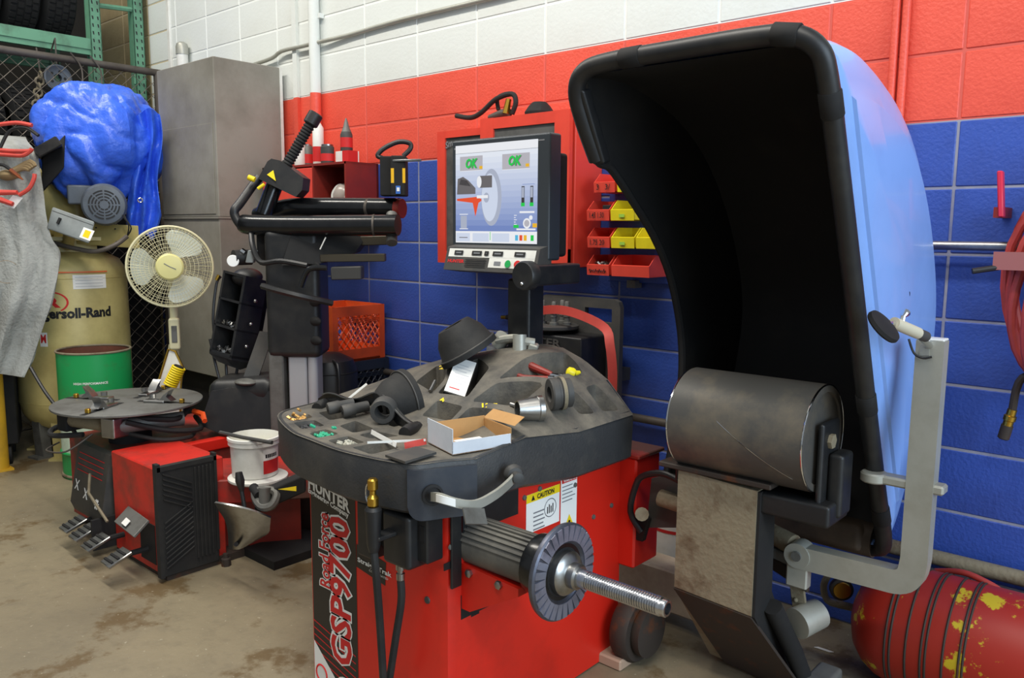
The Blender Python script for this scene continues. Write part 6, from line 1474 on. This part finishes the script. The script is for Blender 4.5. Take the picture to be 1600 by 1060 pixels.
slip('zip_tie', on_tray(580, 675, .012), on_tray(619, 696, .012), .012, m_paper, 'short white paper strip lying in the tray', 'strip')
slip('zip_tie', on_tray(574, 692, .016), on_tray(665, 688, .016), .006, m_pw, 'long white plastic stick beside the cardboard box', 'stick')
slip('screwdriver', on_tray(632, 697, .012), on_tray(666, 690, .012), .016, m_strap, 'red screwdriver handle poking out beside the cardboard box', 'screwdriver')
p = [on_tray(602, 716, .004), on_tray(633, 727, .004), on_tray(682, 712, .004), on_tray(650, 703, .004)]
for q in p: q.z = .806
single('steel_plate', G().prism(p, (0, 0, .006)), m_dkgrey, 'flat dark plate lying on the front corner of the tray', 'plate')
t = thing('wheel_weight_pliers', 'pliers with dark red handles lying in the rear tray pocket', 'pliers', on_tray(840, 585))
z_ = .02
part('grip', G().tube([PD(800, 573, 2.5), PD(818, 568, 2.5), PD(835, 575, 2.47), PD(862, 586, 2.44)], [.011, .015, .013, .009], 10, sm=4), m_redk, t)
part('grip', G().tube([PD(798, 582, 2.46), PD(815, 590, 2.44), PD(835, 592, 2.43), PD(858, 592, 2.42)], [.008, .010, .010, .008], 10, sm=4), m_redk, t)
part('jaws', G().tube([PD(860, 586, 2.44), PD(875, 590, 2.43), PD(888, 590, 2.43)], [.008, .010, .005], 8).tube([PD(856, 592, 2.42), PD(866, 592, 2.42)], .009, 8), m_chrome, t)
single('red_webbing', G().sheet([[PD(x, y-5, d), PD(x, y+6, d-.01)] for x, y, d in ((756, 582, 2.52), (775, 586, 2.5), (795, 590, 2.48), (818, 592, 2.46))], .003), m_strap, 'flat red webbing lying across the tray behind the middle pocket', 'webbing')
t = thing('valve_plug', 'small yellow plastic plug in the rear tray pocket', 'plug', on_tray(895, 588))
q = PD(897, 584, 2.44)
part('plug_body', G().lathe([(.014, 0), (.016, .006), (.014, .02), (.008, .024)], q, V((-.5, -.6, .3)), 14), m_yel, t); part('plug_tail', G().tube([q, PD(906, 582, 2.45)], [.010, .005], 8), m_yel, t)
def heap(px, py, m, label, n_, sx):
    g = G(); p0 = on_tray(px, py)
    for i in range(n_):
        p = p0+V((random.gauss(0, sx*.6), random.gauss(0, .010), 0)); p.z = hgt(p.x, p.y)-pocket(p.x, p.y)+.004+random.random()*.022
        g.box(p, (.016, .008, .006), (random.random()*.8, random.random()*.8, random.random()*3), .001)
    return single('wheel_weights', g, m, label, 'weights', kind='stuff')
heap(468, 653, m_gold, 'gold clip weights in the first small tray pocket', 60, .02); heap(484, 664, m_dkw, 'dark clip weights in the second small tray pocket', 80, .022)
heap(507, 678, m_gw, 'green clip weights in the small tray pocket', 90, .02); heap(542, 690, m_lw, 'pale clip weights in the front tray pocket', 90, .024)
for k, (x0, y0, x1, y1, lb_) in enumerate(((672, 612, 680, 596, 'grey pin standing in the left tray pocket'), (798, 632, 812, 636, 'pale rod lying in the middle tray pocket'))):
    a, b = on_tray(x0, y0, .006), on_tray(x1, y1, .012); single('steel_pin', G().tube([a, b], .006, 10), m_steel, lb_, 'pin')
single('floor_scrap', G().abox(PZ(1272, 1012, .002), PZ(1296, 1020, .002)-PZ(1272, 1012, .002), (.01, .01, 0), (0, 0, .002)), m_paper, 'torn white scrap on the floor near the tank', 'scrap')
